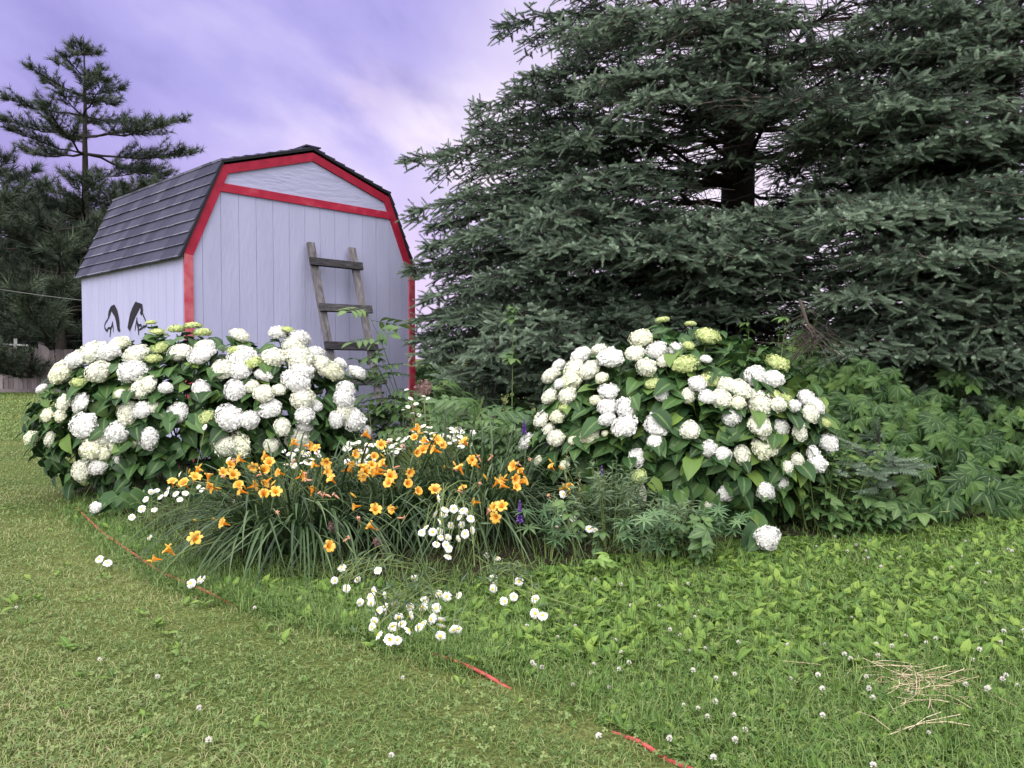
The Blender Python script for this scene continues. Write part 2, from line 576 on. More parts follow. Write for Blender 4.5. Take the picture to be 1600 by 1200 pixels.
CORD = [(120, 800), (150, 830), (200, 868), (250, 901), (300, 925), (345, 940), (450, 968), (550, 994), (640, 1015),
        (700, 1038), (775, 1066), (870, 1105), (975, 1150), (1020, 1176), (1075, 1203), (1180, 1250)]
CORDW = np.array([G(*p) for p in CORD])
# bed outline: behind the cord on the left, then along the foot of the plants
BED = [(100, 775), (175, 830), (300, 900), (400, 918), (560, 925), (700, 928), (860, 905), (960, 880), (1100, 862),
       (1300, 845), (1450, 828), (1620, 806), (1900, 795)]
BEDW = np.array([G(*p) for p in BED])


def inside(poly, x, y):
    r = np.zeros(np.shape(x), bool)
    n = len(poly)
    for i in range(n):
        x1, y1 = poly[i][:2]
        x2, y2 = poly[(i + 1) % n][:2]
        c = ((y1 > y) != (y2 > y)) & (x < (x2 - x1) * (y - y1) / (y2 - y1 + 1e-12) + x1)
        r ^= c
    return r


BEDPOLY = [tuple(p[:2]) for p in BEDW] + [(11, 9), (11, 16), (-1, 16), (-0.6, 11), (-2.6, 9.4), (-4.4, 8.8)]
CORDPOLY = [tuple(p[:2]) for p in CORDW] + [(9, 1.5), (20, 5), (11, 16), (-1, 16), (-4.6, 8.0)]

# soil sheet, slightly mounded, as one fan-triangulated grid
ac = Acc()
xs = np.arange(-5, 11.2, 0.12)
ys = np.arange(2.6, 16.2, 0.12)
XX, YY = np.meshgrid(xs, ys, indexing='ij')
ins = inside(BEDPOLY, XX, YY)
soft = ins.astype(float)
for _ in range(4):
    soft[1:-1, 1:-1] = (soft[1:-1, 1:-1] * 2 + soft[:-2, 1:-1] + soft[2:, 1:-1] + soft[1:-1, :-2] + soft[1:-1, 2:]) / 6
ZZ = 0.004 + 0.035 * soft + 0.012 * rng.random(XX.shape) * soft
idx = np.arange(XX.size).reshape(XX.shape)
q = np.stack([idx[:-1, :-1], idx[1:, :-1], idx[1:, 1:], idx[:-1, 1:]], -1)
keep = ins[:-1, :-1] & ins[1:, :-1] & ins[1:, 1:] & ins[:-1, 1:]
ac.add(np.stack([XX, YY, ZZ], -1), None, q[keep], 0.5)
o = ac.obj('flower_bed_soil', M['soil'], smooth_=True)
o['kind'] = 'structure'

# ------------------------------------------------------------------ shed
SX, SY = -3.44, 8.0                         # near front corner
TH = math.radians(46.9)
E1 = np.array([math.cos(TH), math.sin(TH), 0])       # along the front wall
E2 = np.array([-math.sin(TH), math.cos(TH), 0])      # along the side wall, away
EZ = np.array([0, 0, 1.0])
SW, SL = 3.10, 3.06
PROF = [(0, 2.32), (0.435, 3.31), (1.55, 3.66), (2.665, 3.31), (3.10, 2.32)]


def shed_pt(u, v, z):
    return np.array([SX, SY, 0]) + E1 * u + E2 * v + EZ * z


def prof_z(u):
    return np.interp(u, [p[0] for p in PROF], [p[1] for p in PROF])


shed = thing('garden_shed', 'white gambrel roofed shed with red trim and dark shingles beside the spruce', 'shed',
             shed_pt(SW / 2, SL / 2, 0))


def prism(ac, pts, v0, v1, mi=0, a=0.5):
    """polygon in the (u, z) plane of the front wall, extruded from v0 to v1 (fan, convex)"""
    n = len(pts)
    V = [shed_pt(u, v0, z) for u, z in pts] + [shed_pt(u, v1, z) for u, z in pts]
    t = [[0, i, i + 1] for i in range(1, n - 1)] + [[n, n + i + 1, n + i] for i in range(1, n - 1)]
    q = [[i, i + n, (i + 1) % n + n, (i + 1) % n] for i in range(n)]
    ac.add(V, t, q, a, 0, mi)


# front wall: grooved sheet siding below the band, smooth panel in the gable
ac = Acc()
body = [(0.01, 0.12)] + [(3.09, 0.12)] + [(3.09, 2.31), (2.66, 3.29), (1.55, 3.64), (0.44, 3.29), (0.01, 2.31)]
prism(ac, body, 0.004, 0.05, 1)
BAND = 3.035
g = 0.0038
edges = np.linspace(0.0, SW, 16)
for i in range(15):
    u0, u1 = edges[i] + g / 2, edges[i + 1] - g / 2
    us = [u0] + [p[0] for p in PROF if u0 < p[0] < u1] + [u1]
    # split the strip at the profile so that it stays convex
    top = [(u, min(prof_z(u) - 0.015, BAND)) for u in us]
    prism(ac, [(u0, 0.12), (u1, 0.12)] + top[::-1], -0.008, 0.004, 0, 0.45 + 0.1 * rng.random())
front = ac.obj('front_wall', [M['siding'], M['seam']], shed)
ac = Acc()
ug = np.interp(BAND, [2.32, 3.31], [0, 0.435])
prism(ac, [(ug + .005, BAND + .002), (SW - ug - .005, BAND + .002), (2.66, 3.29), (1.55, 3.64), (0.44, 3.29)], -0.008, 0.004, 0)
ac.obj('gable_panel', M['gable'], shed)
# side walls and back
for nm, u0, sg in (('side_wall', 0.0, -1), ('side_wall', SW, 1)):
    ac = Acc()
    ve = np.linspace(0.0, SL, 16)
    c = u0 - sg * 0.02
    ac.box(shed_pt(c, SL / 2, 1.22), E1 * 0.015, E2 * (SL / 2 - 0.06), EZ * 1.10, mi=1)
    for i in range(15):
        ac.box(shed_pt(u0 + sg * 0.001, (ve[i] + ve[i + 1]) / 2, 1.215), E1 * 0.006,
               E2 * ((ve[1] - ve[0]) / 2 - g / 2), EZ * 1.095, 0.45 + 0.1 * rng.random())
    w = ac.obj(nm, [M['siding'], M['seam']], shed)
    if sg < 0:
        side_wall = w
ac = Acc()
prism(ac, body, SL - 0.05, SL)
ac.obj('back_wall', M['siding'], shed)


def trim(pts, width, v0, v1, name='trim', close=False):
    """boards that follow a line in the front plane, mitred, on the inner side"""
    ac = Acc()
    pts = np.array(pts, float)
    n = len(pts)
    d = unit(np.diff(pts, axis=0))
    nr = np.stack([d[:, 1], -d[:, 0]], -1)
    inn = []
    for i in range(n):
        if i == 0:
            inn.append(pts[0] + nr[0] * width)
        elif i == n - 1:
            inn.append(pts[-1] + nr[-1] * width)
        else:
            b = unit(nr[i - 1] + nr[i])
            inn.append(pts[i] + b * width / (b @ nr[i]))
    inn = np.array(inn)
    for i in range(n - 1):
        poly = [pts[i], inn[i], inn[i + 1], pts[i + 1]]
        e = d[i] * 0.0008
        poly = [pts[i] + e, inn[i] + e, inn[i + 1] - e, pts[i + 1] - e]
        prism(ac, [tuple(p) for p in poly], v0, v1, 0, rng.random())
    return ac.obj(name, M['red'], shed)


trim([(0, 0.10), (0, 2.30), (0.425, 3.285), (1.55, 3.638), (2.675, 3.285), (3.10, 2.30), (3.10, 0.10)], 0.095, -0.032, -0.0095, 'gable_trim')
ac = Acc()
ub = ug + 0.10
prism(ac, [(ub - .03, BAND - 0.03), (SW - ub + .03, BAND - 0.03), (SW - ub - .012, BAND + .06), (ub + .012, BAND + .06)], -0.029, -0.0095, 0, .4)
ac.obj('band_board', M['red'], shed)
# roof: deck, then courses of shingle tabs
rf_deck = Acc()
rf = Acc()
OVF, OVB = 0.05, 0.05
segs = [((-0.05, 2.262), (0.425, 3.335)), ((0.425, 3.335), (1.55, 3.69)), ((3.15, 2.262), (2.675, 3.335)), ((2.675, 3.335), (1.55, 3.69))]
for (a0, a1) in segs:
    a0, a1 = np.array(a0), np.array(a1)
    ln = np.linalg.norm(a1 - a0)
    dv = (a1 - a0) / ln
    nv = np.array([-dv[1], dv[0]])
    if nv[1] < 0:
        nv = -nv
    sl3 = E1 * dv[0] + EZ * dv[1]
    n3 = E1 * nv[0] + EZ * nv[1]
    mid = (a0 + a1) / 2 - nv * 0.012
    rf_deck.box(shed_pt(mid[0], SL / 2, mid[1]), sl3 * (ln / 2), E2 * (SL / 2 + OVF - .004), n3 * 0.011)
    nc = max(3, int(round(ln / 0.145)))
    h = ln / nc
    for c in range(nc):
        v = -OVF - rng.random() * 0.15
        while v < SL + OVB:
            w = 0.17 + rng.random() * 0.16
            va, vb = max(v, -OVF), min(v + w, SL + OVB)
            if vb - va > 0.02:
                lo = a0 + dv * (c * h - 0.012 - (0.004 * rng.random()))
                hi = a0 + dv * ((c + 1) * h + 0.01 if c < nc - 1 else ln)
                th0, th1 = 0.020 + 0.004 * rng.random(), 0.004
                g2 = 0.002
                V = []
                for p, t_ in ((lo, 0.001), (lo, th0), (hi, 0.0005), (hi, th1)):
                    for vv in (va + g2, vb - g2):
                        V.append(shed_pt(p[0] + nv[0] * t_, vv, p[1] + nv[1] * t_))
                r_ = rng.random()
                rf.add(V, None, [[2, 3, 7, 6], [0, 2, 6, 4], [1, 5, 7, 3], [4, 6, 7, 5]], r_, 0, 0)
                # paler strip on the exposed butt edge and lower top of the tab
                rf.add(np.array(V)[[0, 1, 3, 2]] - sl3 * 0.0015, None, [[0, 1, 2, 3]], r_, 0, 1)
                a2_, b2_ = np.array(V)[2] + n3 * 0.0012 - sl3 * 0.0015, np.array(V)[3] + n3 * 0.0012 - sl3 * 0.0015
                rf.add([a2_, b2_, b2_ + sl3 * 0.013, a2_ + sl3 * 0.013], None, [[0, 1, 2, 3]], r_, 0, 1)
            v += w
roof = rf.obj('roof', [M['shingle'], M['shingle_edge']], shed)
rf_deck.obj('roof_deck', M['horse'], roof).location = (0, 0, 0)
ac = Acc()
ac.box(shed_pt(1.55, SL / 2, 3.705), E1 * 0.10, E2 * (SL / 2 + .05), EZ * 0.008)
r = ac.obj('ridge_cap', M['shingle'], roof)
r.location = (0, 0, 0)


# painted horse heads on the side wall (pixel outlines turned into points of the wall plane)
def wall_uv(px, py):
    r = ray(px, py)
    o_ = np.array([0, 0, CAMZ])
    p0 = shed_pt(0, 0, 0)
    t_ = ((p0 - o_) @ E1) / (r @ E1)
    p = o_ + r * t_
    return (p - p0) @ E2, p[2]


def zp(pts):
    return [wall_uv(x / 4.615, 420 + y / 4.615) for x, y in pts]


def paint_stroke(ac, pts, w):
    pts = np.array(zp(pts))
    w = np.broadcast_to(np.asarray(w, float), (len(pts),)) / 4.615 / F * 17
    d = unit(np.gradient(pts, axis=0))
    nr = np.stack([d[:, 1], -d[:, 0]], -1)
    A, B = pts + nr * w[:, None] / 2, pts - nr * w[:, None] / 2
    V = [shed_pt(-0.0135, v, z) for v, z in A] + [shed_pt(-0.0135, v, z) for v, z in B]
    n = len(pts)
    q = [[i, i + 1, n + i + 1, n + i] for i in range(n - 1)]
    ac.add(V, None, q)


ac = Acc()
paint_stroke(ac, [(808, 285), (828, 292), (842, 318), (852, 355), (858, 395), (862, 440)], [18, 40, 36, 33, 30, 22])
paint_stroke(ac, [(862, 440), (870, 447), (874, 436)], [16, 10, 4])
paint_stroke(ac, [(812, 275), (806, 290), (796, 318), (790, 345)], [5, 16, 20, 12])
paint_stroke(ac, [(790, 345), (783, 366), (770, 385), (762, 405), (762, 425), (772, 443), (782, 448)], [5, 6, 6, 6, 7, 9, 12])
paint_stroke(ac, [(780, 440), (790, 426), (806, 428), (814, 412), (819, 380)], [8, 8, 9, 9, 6])
paint_stroke(ac, [(806, 426), (803, 460), (799, 492)], [10, 7, 5])
paint_stroke(ac, [(817, 385), (823, 420), (824, 460)], [5, 6, 4])
paint_stroke(ac, [(789, 345), (792, 352), (795, 350)], [8, 9, 4])
h1 = ac.obj('horse_painting', M['horse'], side_wall)
h1.location = (0, 0, 0)
ac = Acc()
paint_stroke(ac, [(1012, 268), (992, 275), (974, 310), (958, 350), (946, 395), (935, 438)], [20, 44, 44, 42, 34, 24])
paint_stroke(ac, [(1008, 246), (1016, 262), (1026, 270), (1030, 300), (1022, 330)], [5, 14, 24, 20, 14])
paint_stroke(ac, [(1030, 305), (1040, 335), (1052, 362), (1062, 385), (1064, 408), (1050, 418), (1040, 412)], [7, 6, 6, 6, 7, 9, 9])
paint_stroke(ac, [(996, 350), (990, 385), (984, 420), (982, 446)], [5, 6, 6, 4])
paint_stroke(ac, [(994, 372), (1000, 402), (1006, 440), (1007, 478)], [6, 12, 9, 5])
paint_stroke(ac, [(1000, 402), (1014, 408), (1024, 404), (1030, 424), (1046, 420)], [8, 9, 9, 8, 6])
paint_stroke(ac, [(1012, 442), (1022, 432), (1034, 430)], [6, 7, 4])
h2 = ac.obj('horse_painting', M['horse'], side_wall)
h2.location = (0, 0, 0)

# ------------------------------------------------------------------ ladder against the shed
NF = -E2                                    # out of the front wall
lad = thing('wooden_ladder', 'old weathered wooden ladder leaning against the white shed wall', 'ladder', shed_pt(1.75, -0.85, 0))


def lad_pt(u, s, off=0.0):
    """u along the wall, s 0 bottom .. 1 top"""
    top, bot = -0.085, -0.85
    return shed_pt(u, bot + (top - bot) * s, 2.56 * s) + off * LN


ldir = unit(E2 * 0.765 + EZ * 2.56)
LN = unit(np.cross(E1, ldir))
if LN @ NF < 0:
    LN = -LN
for u in (1.47, 2.05):
    ac = Acc()
    K = 9
    for k in range(K):
        pass
    c = (lad_pt(u, 0) + lad_pt(u, 1)) / 2
    ac.box(c, E1 * 0.046, ldir * np.linalg.norm(lad_pt(u, 1) - lad_pt(u, 0)) / 2, LN * 0.020, rng.random())
    ac.obj('rail', M['grey_wood'], lad)
for s, e, tl in ((0.905, 0.0, 0.0), (0.695, .02, .01), (0.52, .0, -.01), (0.36, .03, .012), (0.18, 0, 0)):
    ac = Acc()
    d_ = unit(E1 + EZ * tl)
    ac.box(lad_pt(1.76 + e, s, 0.0415), d_ * 0.365, np.cross(LN, d_) * 0.046, LN * 0.020, rng.random())
    ac.obj('rung', M['dark_wood'], lad)

# ------------------------------------------------------------------ templates
def T(v, t=None, q=None, b=None):
    v = np.array(v, float)
    return (v, np.array(t if t is not None else np.zeros((0, 3)), int).reshape(-1, 3),
            np.array(q if q is not None else np.zeros((0, 4)), int).reshape(-1, 4),
            np.zeros(len(v)) if b is None else np.array(b, float))


def leaf_tpl(widths, ys=None, fold=0.25, droop=0.25, heart=0.0, wave=0.0):
    """leaf of length 1 along +Y, facing +Z; widths = half widths per section"""
    K = len(widths)
    ys = np.linspace(0, 1, K) if ys is None else np.array(ys)
    V, B = [], []
    for k in range(K):
        w, y = widths[k], ys[k]
        z = -droop * y * y
        wv = wave * math.sin(k * 2.4)
        yb = y - (heart if k == 1 else 0)
        V += [(-w, yb, z + fold * w + wv), (0, y, z), (w, yb, z + fold * w - wv)]
        B += [0, 1, 0]
    q = []
    for k in range(K - 1):
        i = 3 * k
        q += [[i, i + 1, i + 4, i + 3], [i + 1, i + 2, i + 5, i + 4]]
    return T(V, None, q, B)


def merge(parts):
    V, Tt, Q, B, n = [], [], [], [], 0
    for v, t, q, b in parts:
        V.append(v)
        Tt.append(t + n)
        Q.append(q + n)
        B.append(b)
        n += len(v)
    return (np.concatenate(V), np.concatenate(Tt), np.concatenate(Q), np.concatenate(B))


def moved(tp, R=np.eye(3), s=1.0, o_=(0, 0, 0)):
    return (tp[0] * s @ np.array(R).T + np.array(o_), tp[1], tp[2], tp[3])


def rotz(a):
    c, s = math.cos(a), math.sin(a)
    return np.array([[c, -s, 0], [s, c, 0], [0, 0, 1]])


def rotx(a):
    c, s = math.cos(a), math.sin(a)
    return np.array([[1, 0, 0], [0, c, -s], [0, s, c]])


HEART = [leaf_tpl([0.03, 0.33, 0.40, 0.34, 0.17, 0.01], [0, 0.10, 0.32, 0.58, 0.83, 1.0], f, d, 0.10, w)
         for f, d, w in ((0.2, 0.3, 0.02), (0.35, 0.45, 0.03), (0.1, 0.55, 0.02))]
OVAL = leaf_tpl([0.02, 0.15, 0.21, 0.17, 0.01], None, 0.3, 0.35)
BROAD = leaf_tpl([0.04, 0.16, 0.27, 0.26, 0.14, 0.01], None, 0.25, 0.45, 0, 0.02)
NARROW = leaf_tpl([0.02, 0.085, 0.10, 0.06, 0.005], None, 0.4, 0.3)
PALM5 = merge([moved(OVAL, rotz(a), s) for a, s in ((0, 1), (0.75, .88), (-0.75, .88), (1.55, .62), (-1.55, .62))])
PALM3 = merge([moved(leaf_tpl([0.03, 0.2, 0.29, 0.22, 0.01], None, 0.25, 0.4), rotz(a), s) for a, s in ((0, 1), (1.05, .8), (-1.05, .8))])
LUPL = merge([moved(NARROW, rotz(a) @ rotx(0.25), 1) for a in np.arange(8) / 8 * 2 * math.pi])
rach = T([(-.012, 0, 0), (.012, 0, 0), (.008, 1.0, -.12), (-.008, 1.0, -.12)], None, [[0, 1, 2, 3]])
PINN = merge([rach] + [moved(OVAL, rotz(sg * 1.0), 0.42, (0, y, -.12 * y * y)) for y in (0.32, 0.55, 0.78) for sg in (-1, 1)]
             + [moved(OVAL, np.eye(3), 0.45, (0, 0.98, -.12))])
TREF = merge([moved(leaf_tpl([0.05, 0.34, 0.42, 0.02], [0, .45, .8, 1.0], 0.15, 0.1), rotz(a)) for a in (0, 2.1, 4.2)])


def shoot_tpl(n, seed, rad=0.155, nl=0.09):
    """spruce shoot, length 1 along +Y: a twig set round with short needles"""
    r = np.random.default_rng(seed)
    V, Tt = [], []
    V += [(-.02, 0, 0), (.02, 0, 0), (0, 1, 0), (0, 0, -.02), (0, 0, .02)]
    Tt += [[0, 1, 2], [3, 4, 2]]
    for i in range(n):
        y = (i + r.random()) / n
        a = i * 2.4 + r.random() * 0.5
        ra = rad * (1.0 - 0.45 * y ** 3)
        o_ = np.array([math.cos(a), 0, math.sin(a)])
        side = np.array([-math.sin(a), 0, math.cos(a)]) * 0.032
        b0 = np.array([0, y * 0.95, 0])
        tip = b0 + o_ * ra + np.array([0, nl * (0.75 + 0.5 * r.random()), 0])
        k = len(V)
        V += [b0 - side, b0 + side, tuple(tip)]
        Tt += [[k, k + 1, k + 2]]
    return T(V, Tt, None, [v[1] for v in V])


SHOOT = [shoot_tpl(46, s) for s in range(4)]


def tuft_tpl(n, seed):
    """pine tuft of long needles fanning forward, length 1"""
    r = np.random.default_rng(seed)
    V, Tt = [], []
    for i in range(n):
        a = r.random() * 6.283
        sp = 0.15 + 0.75 * math.sqrt(r.random())
        d = unit(np.array([math.cos(a) * sp, 1.0 - 0.35 * sp + 0.0, math.sin(a) * sp]))
        b0 = np.array([0, -0.55 * r.random(), 0])
        side = unit(np.cross(d, r.normal(size=3))) * 0.028
        ln = 0.7 + 0.4 * r.random()
        k = len(V)
        V += [b0 - side, b0 + side, b0 + d * ln]
        Tt += [[k, k + 1, k + 2]]
    return T(V, Tt, None, [v[1] for v in V])


TUFT = [tuft_tpl(26, s) for s in range(4)]


# ------------------------------------------------------------------ spruces
def spruce(label, base, height, rad, trunk_r, seed, keys, hole=None, coarse_above=7.2, low=0.5):
    global rng
    keep_rng, rng = rng, np.random.default_rng(seed)
    base = np.array(base, float)
    root = thing('spruce_tree', label, 'tree', base)
    boughs = []                                   # start, end, droop, keyed
    z = low
    while z < height - 0.4:
        Lr = rad * (1 - (z / height)) ** 0.8 * (0.85 if z < 0.8 else 1.0)
        nb = int(10 if z < coarse_above else 7)
        off = rng.random() * 6.28
        for k in range(nb):
            an = off + k * 6.283 / nb + rng.normal() * 0.2
            ln = Lr * (0.66 + 0.46 * rng.random())
            z0 = z + rng.normal() * 0.13
            end = base + np.array([math.cos(an) * ln, math.sin(an) * ln, z0 + (0.0 - 0.07 * (z < 3) + 0.10 * (z > 5)) * ln + rng.normal() * 0.16])
            boughs.append((np.array([base[0], base[1], z0]), end, 0.10 * ln, 0))
        z += 0.66 if z < coarse_above else 0.6
    for (kx, ky, kd) in keys:
        e = P(kx, ky, kd)
        hd = np.hypot(e[0] - base[0], e[1] - base[1])
        boughs.append((np.array([base[0], base[1], max(0.4, e[2] - 0.02 * hd + 0.15)]), e, 0.10 * hd, 1))
    wood, needles, twigs = Acc(), Acc(), Acc()
    K = 9
    t = np.linspace(0, 1, K)
    kinds = [[], [], [], []]
    twl, twr = [], []
    bp, br = [], []
    for (s, e, dr, keyed) in boughs:
        ln = np.linalg.norm(e - s)
        if ln < 0.3:
            continue
        path = s[None] + (e - s)[None] * t[:, None]
        path[:, 2] += dr * 0.55 * np.sin(t * math.pi) - 0.5 * dr * np.sin(t * math.pi * 2) * 0.5
        path[1:-1] += rng.normal(size=(K - 2, 3)) * 0.025
        # thin the boughs whose leafy half stands in the open middle of the crown
        if hole is not None:
            mx, my = to_px(path[[5, 6, 7, 8]])
            inh = 0
            for (hx0, hx1, hy0, hy1) in hole:
                inh = max(inh, ((mx > hx0) & (mx < hx1) & (my > hy0) & (my < hy1)).mean())
            if not keyed and inh > 0.25 and rng.random() < 0.95:
                if path[-1, 1] < base[1] + 0.5:
                    continue
        else:
            inh = 0
        front_side = path[-1, 1] < base[1] - 0.9 and s[2] < coarse_above - 0.6
        if not keyed and front_side and rng.random() < (0.50 if s[2] < 3.4 else 0.30):
            continue
        bp.append(path)
        br.append((0.010 + 0.009 * ln) * (1 - t) ** 1.3 + 0.003)
        coarse = s[2] > coarse_above
        back = path[-1, 1] > base[1] + 1.0
        bare_only = (back and inh > 0.2) or (not keyed and inh > 0.6)
        # secondaries
        step = 0.15 if not (coarse or back) else 0.3
        ns = max(2, int(ln * 0.86 / step))
        u = 0.14 + 0.86 * (np.arange(ns * 2) // 2 + rng.random(ns * 2)) / ns
        u = np.clip(u, 0, 0.995)
        sg = np.where(np.arange(ns * 2) % 2 == 0, 1, -1)
        ip = np.stack([np.interp(u, t, path[:, i]) for i in range(3)], -1)
        hd = unit(path[-1] - path[0])
        tip_dir = unit(np.stack([np.interp(u, t, np.gradient(path[:, i])) for i in range(3)], -1))
        perp = unit(np.cross(tip_dir, np.array([0, 0, 1.0])))
        ang = np.radians(42 + 20 * rng.random(len(u)))
        d2 = tip_dir * np.cos(ang)[:, None] + perp * (sg * np.sin(ang))[:, None]
        d2[:, 2] += rng.normal(size=len(u)) * 0.16 - 0.12
        d2 = unit(d2)
        l2 = np.minimum(0.30 * ln, (1 - u) * ln * 0.75 + 0.16) * (0.65 + 0.5 * rng.random(len(u)))
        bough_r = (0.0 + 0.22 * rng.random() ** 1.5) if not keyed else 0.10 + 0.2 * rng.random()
        for i in range(len(u)):
            if l2[i] < 0.12:
                continue
            pth = ip[i][None] + d2[i][None] * (l2[i] * np.array([0, .5, 1.0]))[:, None]
            pth[1, 2] -= 0.02
            pth[2, 2] -= 0.10 * l2[i] * l2[i]
            fz = 0.45 if keyed else 0.62
            leafy = (u[i] > fz or l2[i] < 0.4) and u[i] > (0.35 if keyed else 0.5) and not bare_only
            twl.append(pth)
            twr.append(np.array([0.008, 0.006, 0.003]) * (0.7 + 0.5 * l2[i]))
            if not leafy:
                if rng.random() < 0.8:
                    nb_ = rng.integers(2, 5)
                    for _ in range(nb_):
                        w_ = rng.random()
                        b0 = pth[0] + (pth[2] - pth[0]) * w_
                        dd = unit(d2[i] + rng.normal(size=3) * 0.6)
                        q_ = b0[None] + dd[None] * (np.array([0, .5, 1.0]) * (0.15 + 0.3 * rng.random()))[:, None]
                        q_[1] += rng.normal(size=3) * 0.015
                        q_[2, 2] -= 0.05
                        twl.append(q_)
                        twr.append(np.array([0.004, 0.003, 0.0015]))
                continue
            sp = (0.072 if keyed else 0.10) if not (coarse or back) else 0.13
            m = max(2, int(l2[i] / sp))
            w_ = (np.arange(m) + 0.6 * rng.random(m)) / m * 0.98 + 0.02
            c = np.stack([np.interp(w_, [0, .5, 1.0], pth[:, k]) for k in range(3)], -1)
            side = unit(np.cross(d2[i], np.array([0, 0, 1.0])))
            s2 = np.where(np.arange(m) % 2 == 0, 1, -1)
            a2 = np.radians(35 + 38 * rng.random(m))
            dd = d2[i][None] * np.cos(a2)[:, None] + side[None] * (s2 * np.sin(a2))[:, None]
            dd[:, 2] += rng.normal(size=m) * 0.36 + 0.02
            ls = (0.105 + 0.065 * rng.random(m)) * (1.0 if not (coarse or back) else 1.8)
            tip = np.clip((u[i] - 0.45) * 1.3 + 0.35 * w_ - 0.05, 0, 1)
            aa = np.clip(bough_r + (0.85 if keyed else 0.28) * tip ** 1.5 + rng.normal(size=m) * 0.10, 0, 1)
            kinds[rng.integers(4)].append((c, dd, ls, aa))
            if not (coarse or back):
                # every shoot forks once
                du = unit(dd)
                for sg2 in (-1, 1):
                    pk = rng.random(m) < (0.7 if keyed else 0.45)
                    d3 = du + side[None] * (sg2 * 0.95) + rng.normal(size=(m, 3)) * 0.32
                    kinds[rng.integers(4)].append(((c + du * (ls * 0.55)[:, None])[pk], d3[pk], (ls * (0.65 + 0.3 * rng.random(m)))[pk], np.clip(aa + 0.06, 0, 1)[pk]))
            # the twig itself carries needles to its end
            kinds[rng.integers(4)].append((pth[[1, 2]] * 1.0, np.stack([d2[i], d2[i]]), np.array([0.5 * l2[i] + .02, 0.15]),
                                           np.clip(np.array([bough_r + .1, bough_r + 0.6 * tip.max()]), 0, 1)))
        if not bare_only:
            # needles along the outer part of the bough itself
            m = max(6, int(ln * 0.6 / 0.05))
            w_ = 0.50 + 0.50 * rng.random(m)
            c = np.stack([np.interp(w_, t, path[:, k]) for k in range(3)], -1)
            dd = unit(path[-1] - path[-3])[None] * 0.8 + rng.normal(size=(m, 3)) * 0.5 + np.array([0, 0, 0.15])
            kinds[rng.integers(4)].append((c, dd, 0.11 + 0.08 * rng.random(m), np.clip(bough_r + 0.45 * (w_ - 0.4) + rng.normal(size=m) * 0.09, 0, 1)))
            # leader at the tip, a star of shoots
            m = 7
            dd = tip_dir[-1][None] + rng.normal(size=(m, 3)) * 0.45
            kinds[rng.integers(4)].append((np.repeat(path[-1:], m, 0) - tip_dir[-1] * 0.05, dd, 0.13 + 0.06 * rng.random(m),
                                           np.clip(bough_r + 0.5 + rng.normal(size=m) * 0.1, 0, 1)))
    wood_tr = Acc()
    hh = np.linspace(-0.1, height, 14)
    wob = np.cumsum(rng.normal(size=(14, 2)) * 0.015, 0)
    wood_tr.tubes(np.stack([base[0] + wob[:, 0], base[1] + wob[:, 1], hh], -1), trunk_r * (1 - 0.93 * hh / height) * np.where(hh < 0.3, 1.25, 1), 14)
    wood_tr.tubes(np.array(bp), np.array(br), 6)
    wood_tr.obj('trunk', M['bark'], root, True)
    twigs.tubes(np.array(twl), np.array(twr), 3, rng.random(len(twl)))
    twigs.obj('twigs', M['twig'], root)
    for k in range(4):
        if not kinds[k]:
            continue
        c = np.concatenate([x[0] for x in kinds[k]])
        d = unit(np.concatenate([x[1] for x in kinds[k]]))
        ls = np.concatenate([x[2] for x in kinds[k]])
        aa = np.concatenate([x[3] for x in kinds[k]])
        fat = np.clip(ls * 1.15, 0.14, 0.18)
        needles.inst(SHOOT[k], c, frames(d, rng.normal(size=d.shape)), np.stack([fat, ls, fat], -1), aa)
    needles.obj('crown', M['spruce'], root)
    rng = keep_rng
    return root


spruce('huge dark spruce right of the white shed, its trunk showing through bare inner boughs',
       (3.24, 11.0, 0), 15.5, 4.7, 0.30, 21,
       [(1060, 20, 8.0), (870, 45, 9.0), (780, 40, 10.0), (745, 165, 10.0), (735, 205, 10.2), (730, 300, 9.6), (640, 250, 9.6),
        (645, 330, 9.4), (665, 385, 9.2), (715, 370, 8.7), (890, 285, 7.9), (830, 345, 7.8), (860, 388, 7.4), (960, 392, 7.3),
        (1040, 395, 7.3), (1130, 400, 7.4), (760, 435, 8.2), (665, 465, 9.0), (665, 545, 8.6), (745, 545, 7.6), (850, 540, 7.4),
        (930, 125, 8.2), (1000, 150, 7.9), (900, 215, 8.5), (1090, 345, 7.7), (790, 500, 8.0), (700, 500, 8.6), (820, 120, 9.3),
        (655, 500, 9.1), (650, 530, 9.0), (670, 562, 8.7), (700, 585, 8.3), (640, 420, 9.5), (690, 620, 8.0), (840, 230, 9.3), (760, 260, 9.6), (780, 330, 9.0), (960, 20, 8.6), (1150, 60, 8.2), (1200, 10, 8.3), (1120, 90, 8.4), (1185, 105, 8.3), (1150, 15, 8.6), (1165, 145, 8.7), (1125, 175, 9.0), (1175, 345, 7.9), (1190, 400, 7.9), (1115, 440, 7.7), (1205, 450, 8.0), (1085, 480, 8.2), (1165, 490, 8.0), (1060, 440, 8.3), (1150, 250, 9.2), (1010, 480, 8.0)],
       [(900, 1190, 150, 325), (1190, 1420, 240, 300)])
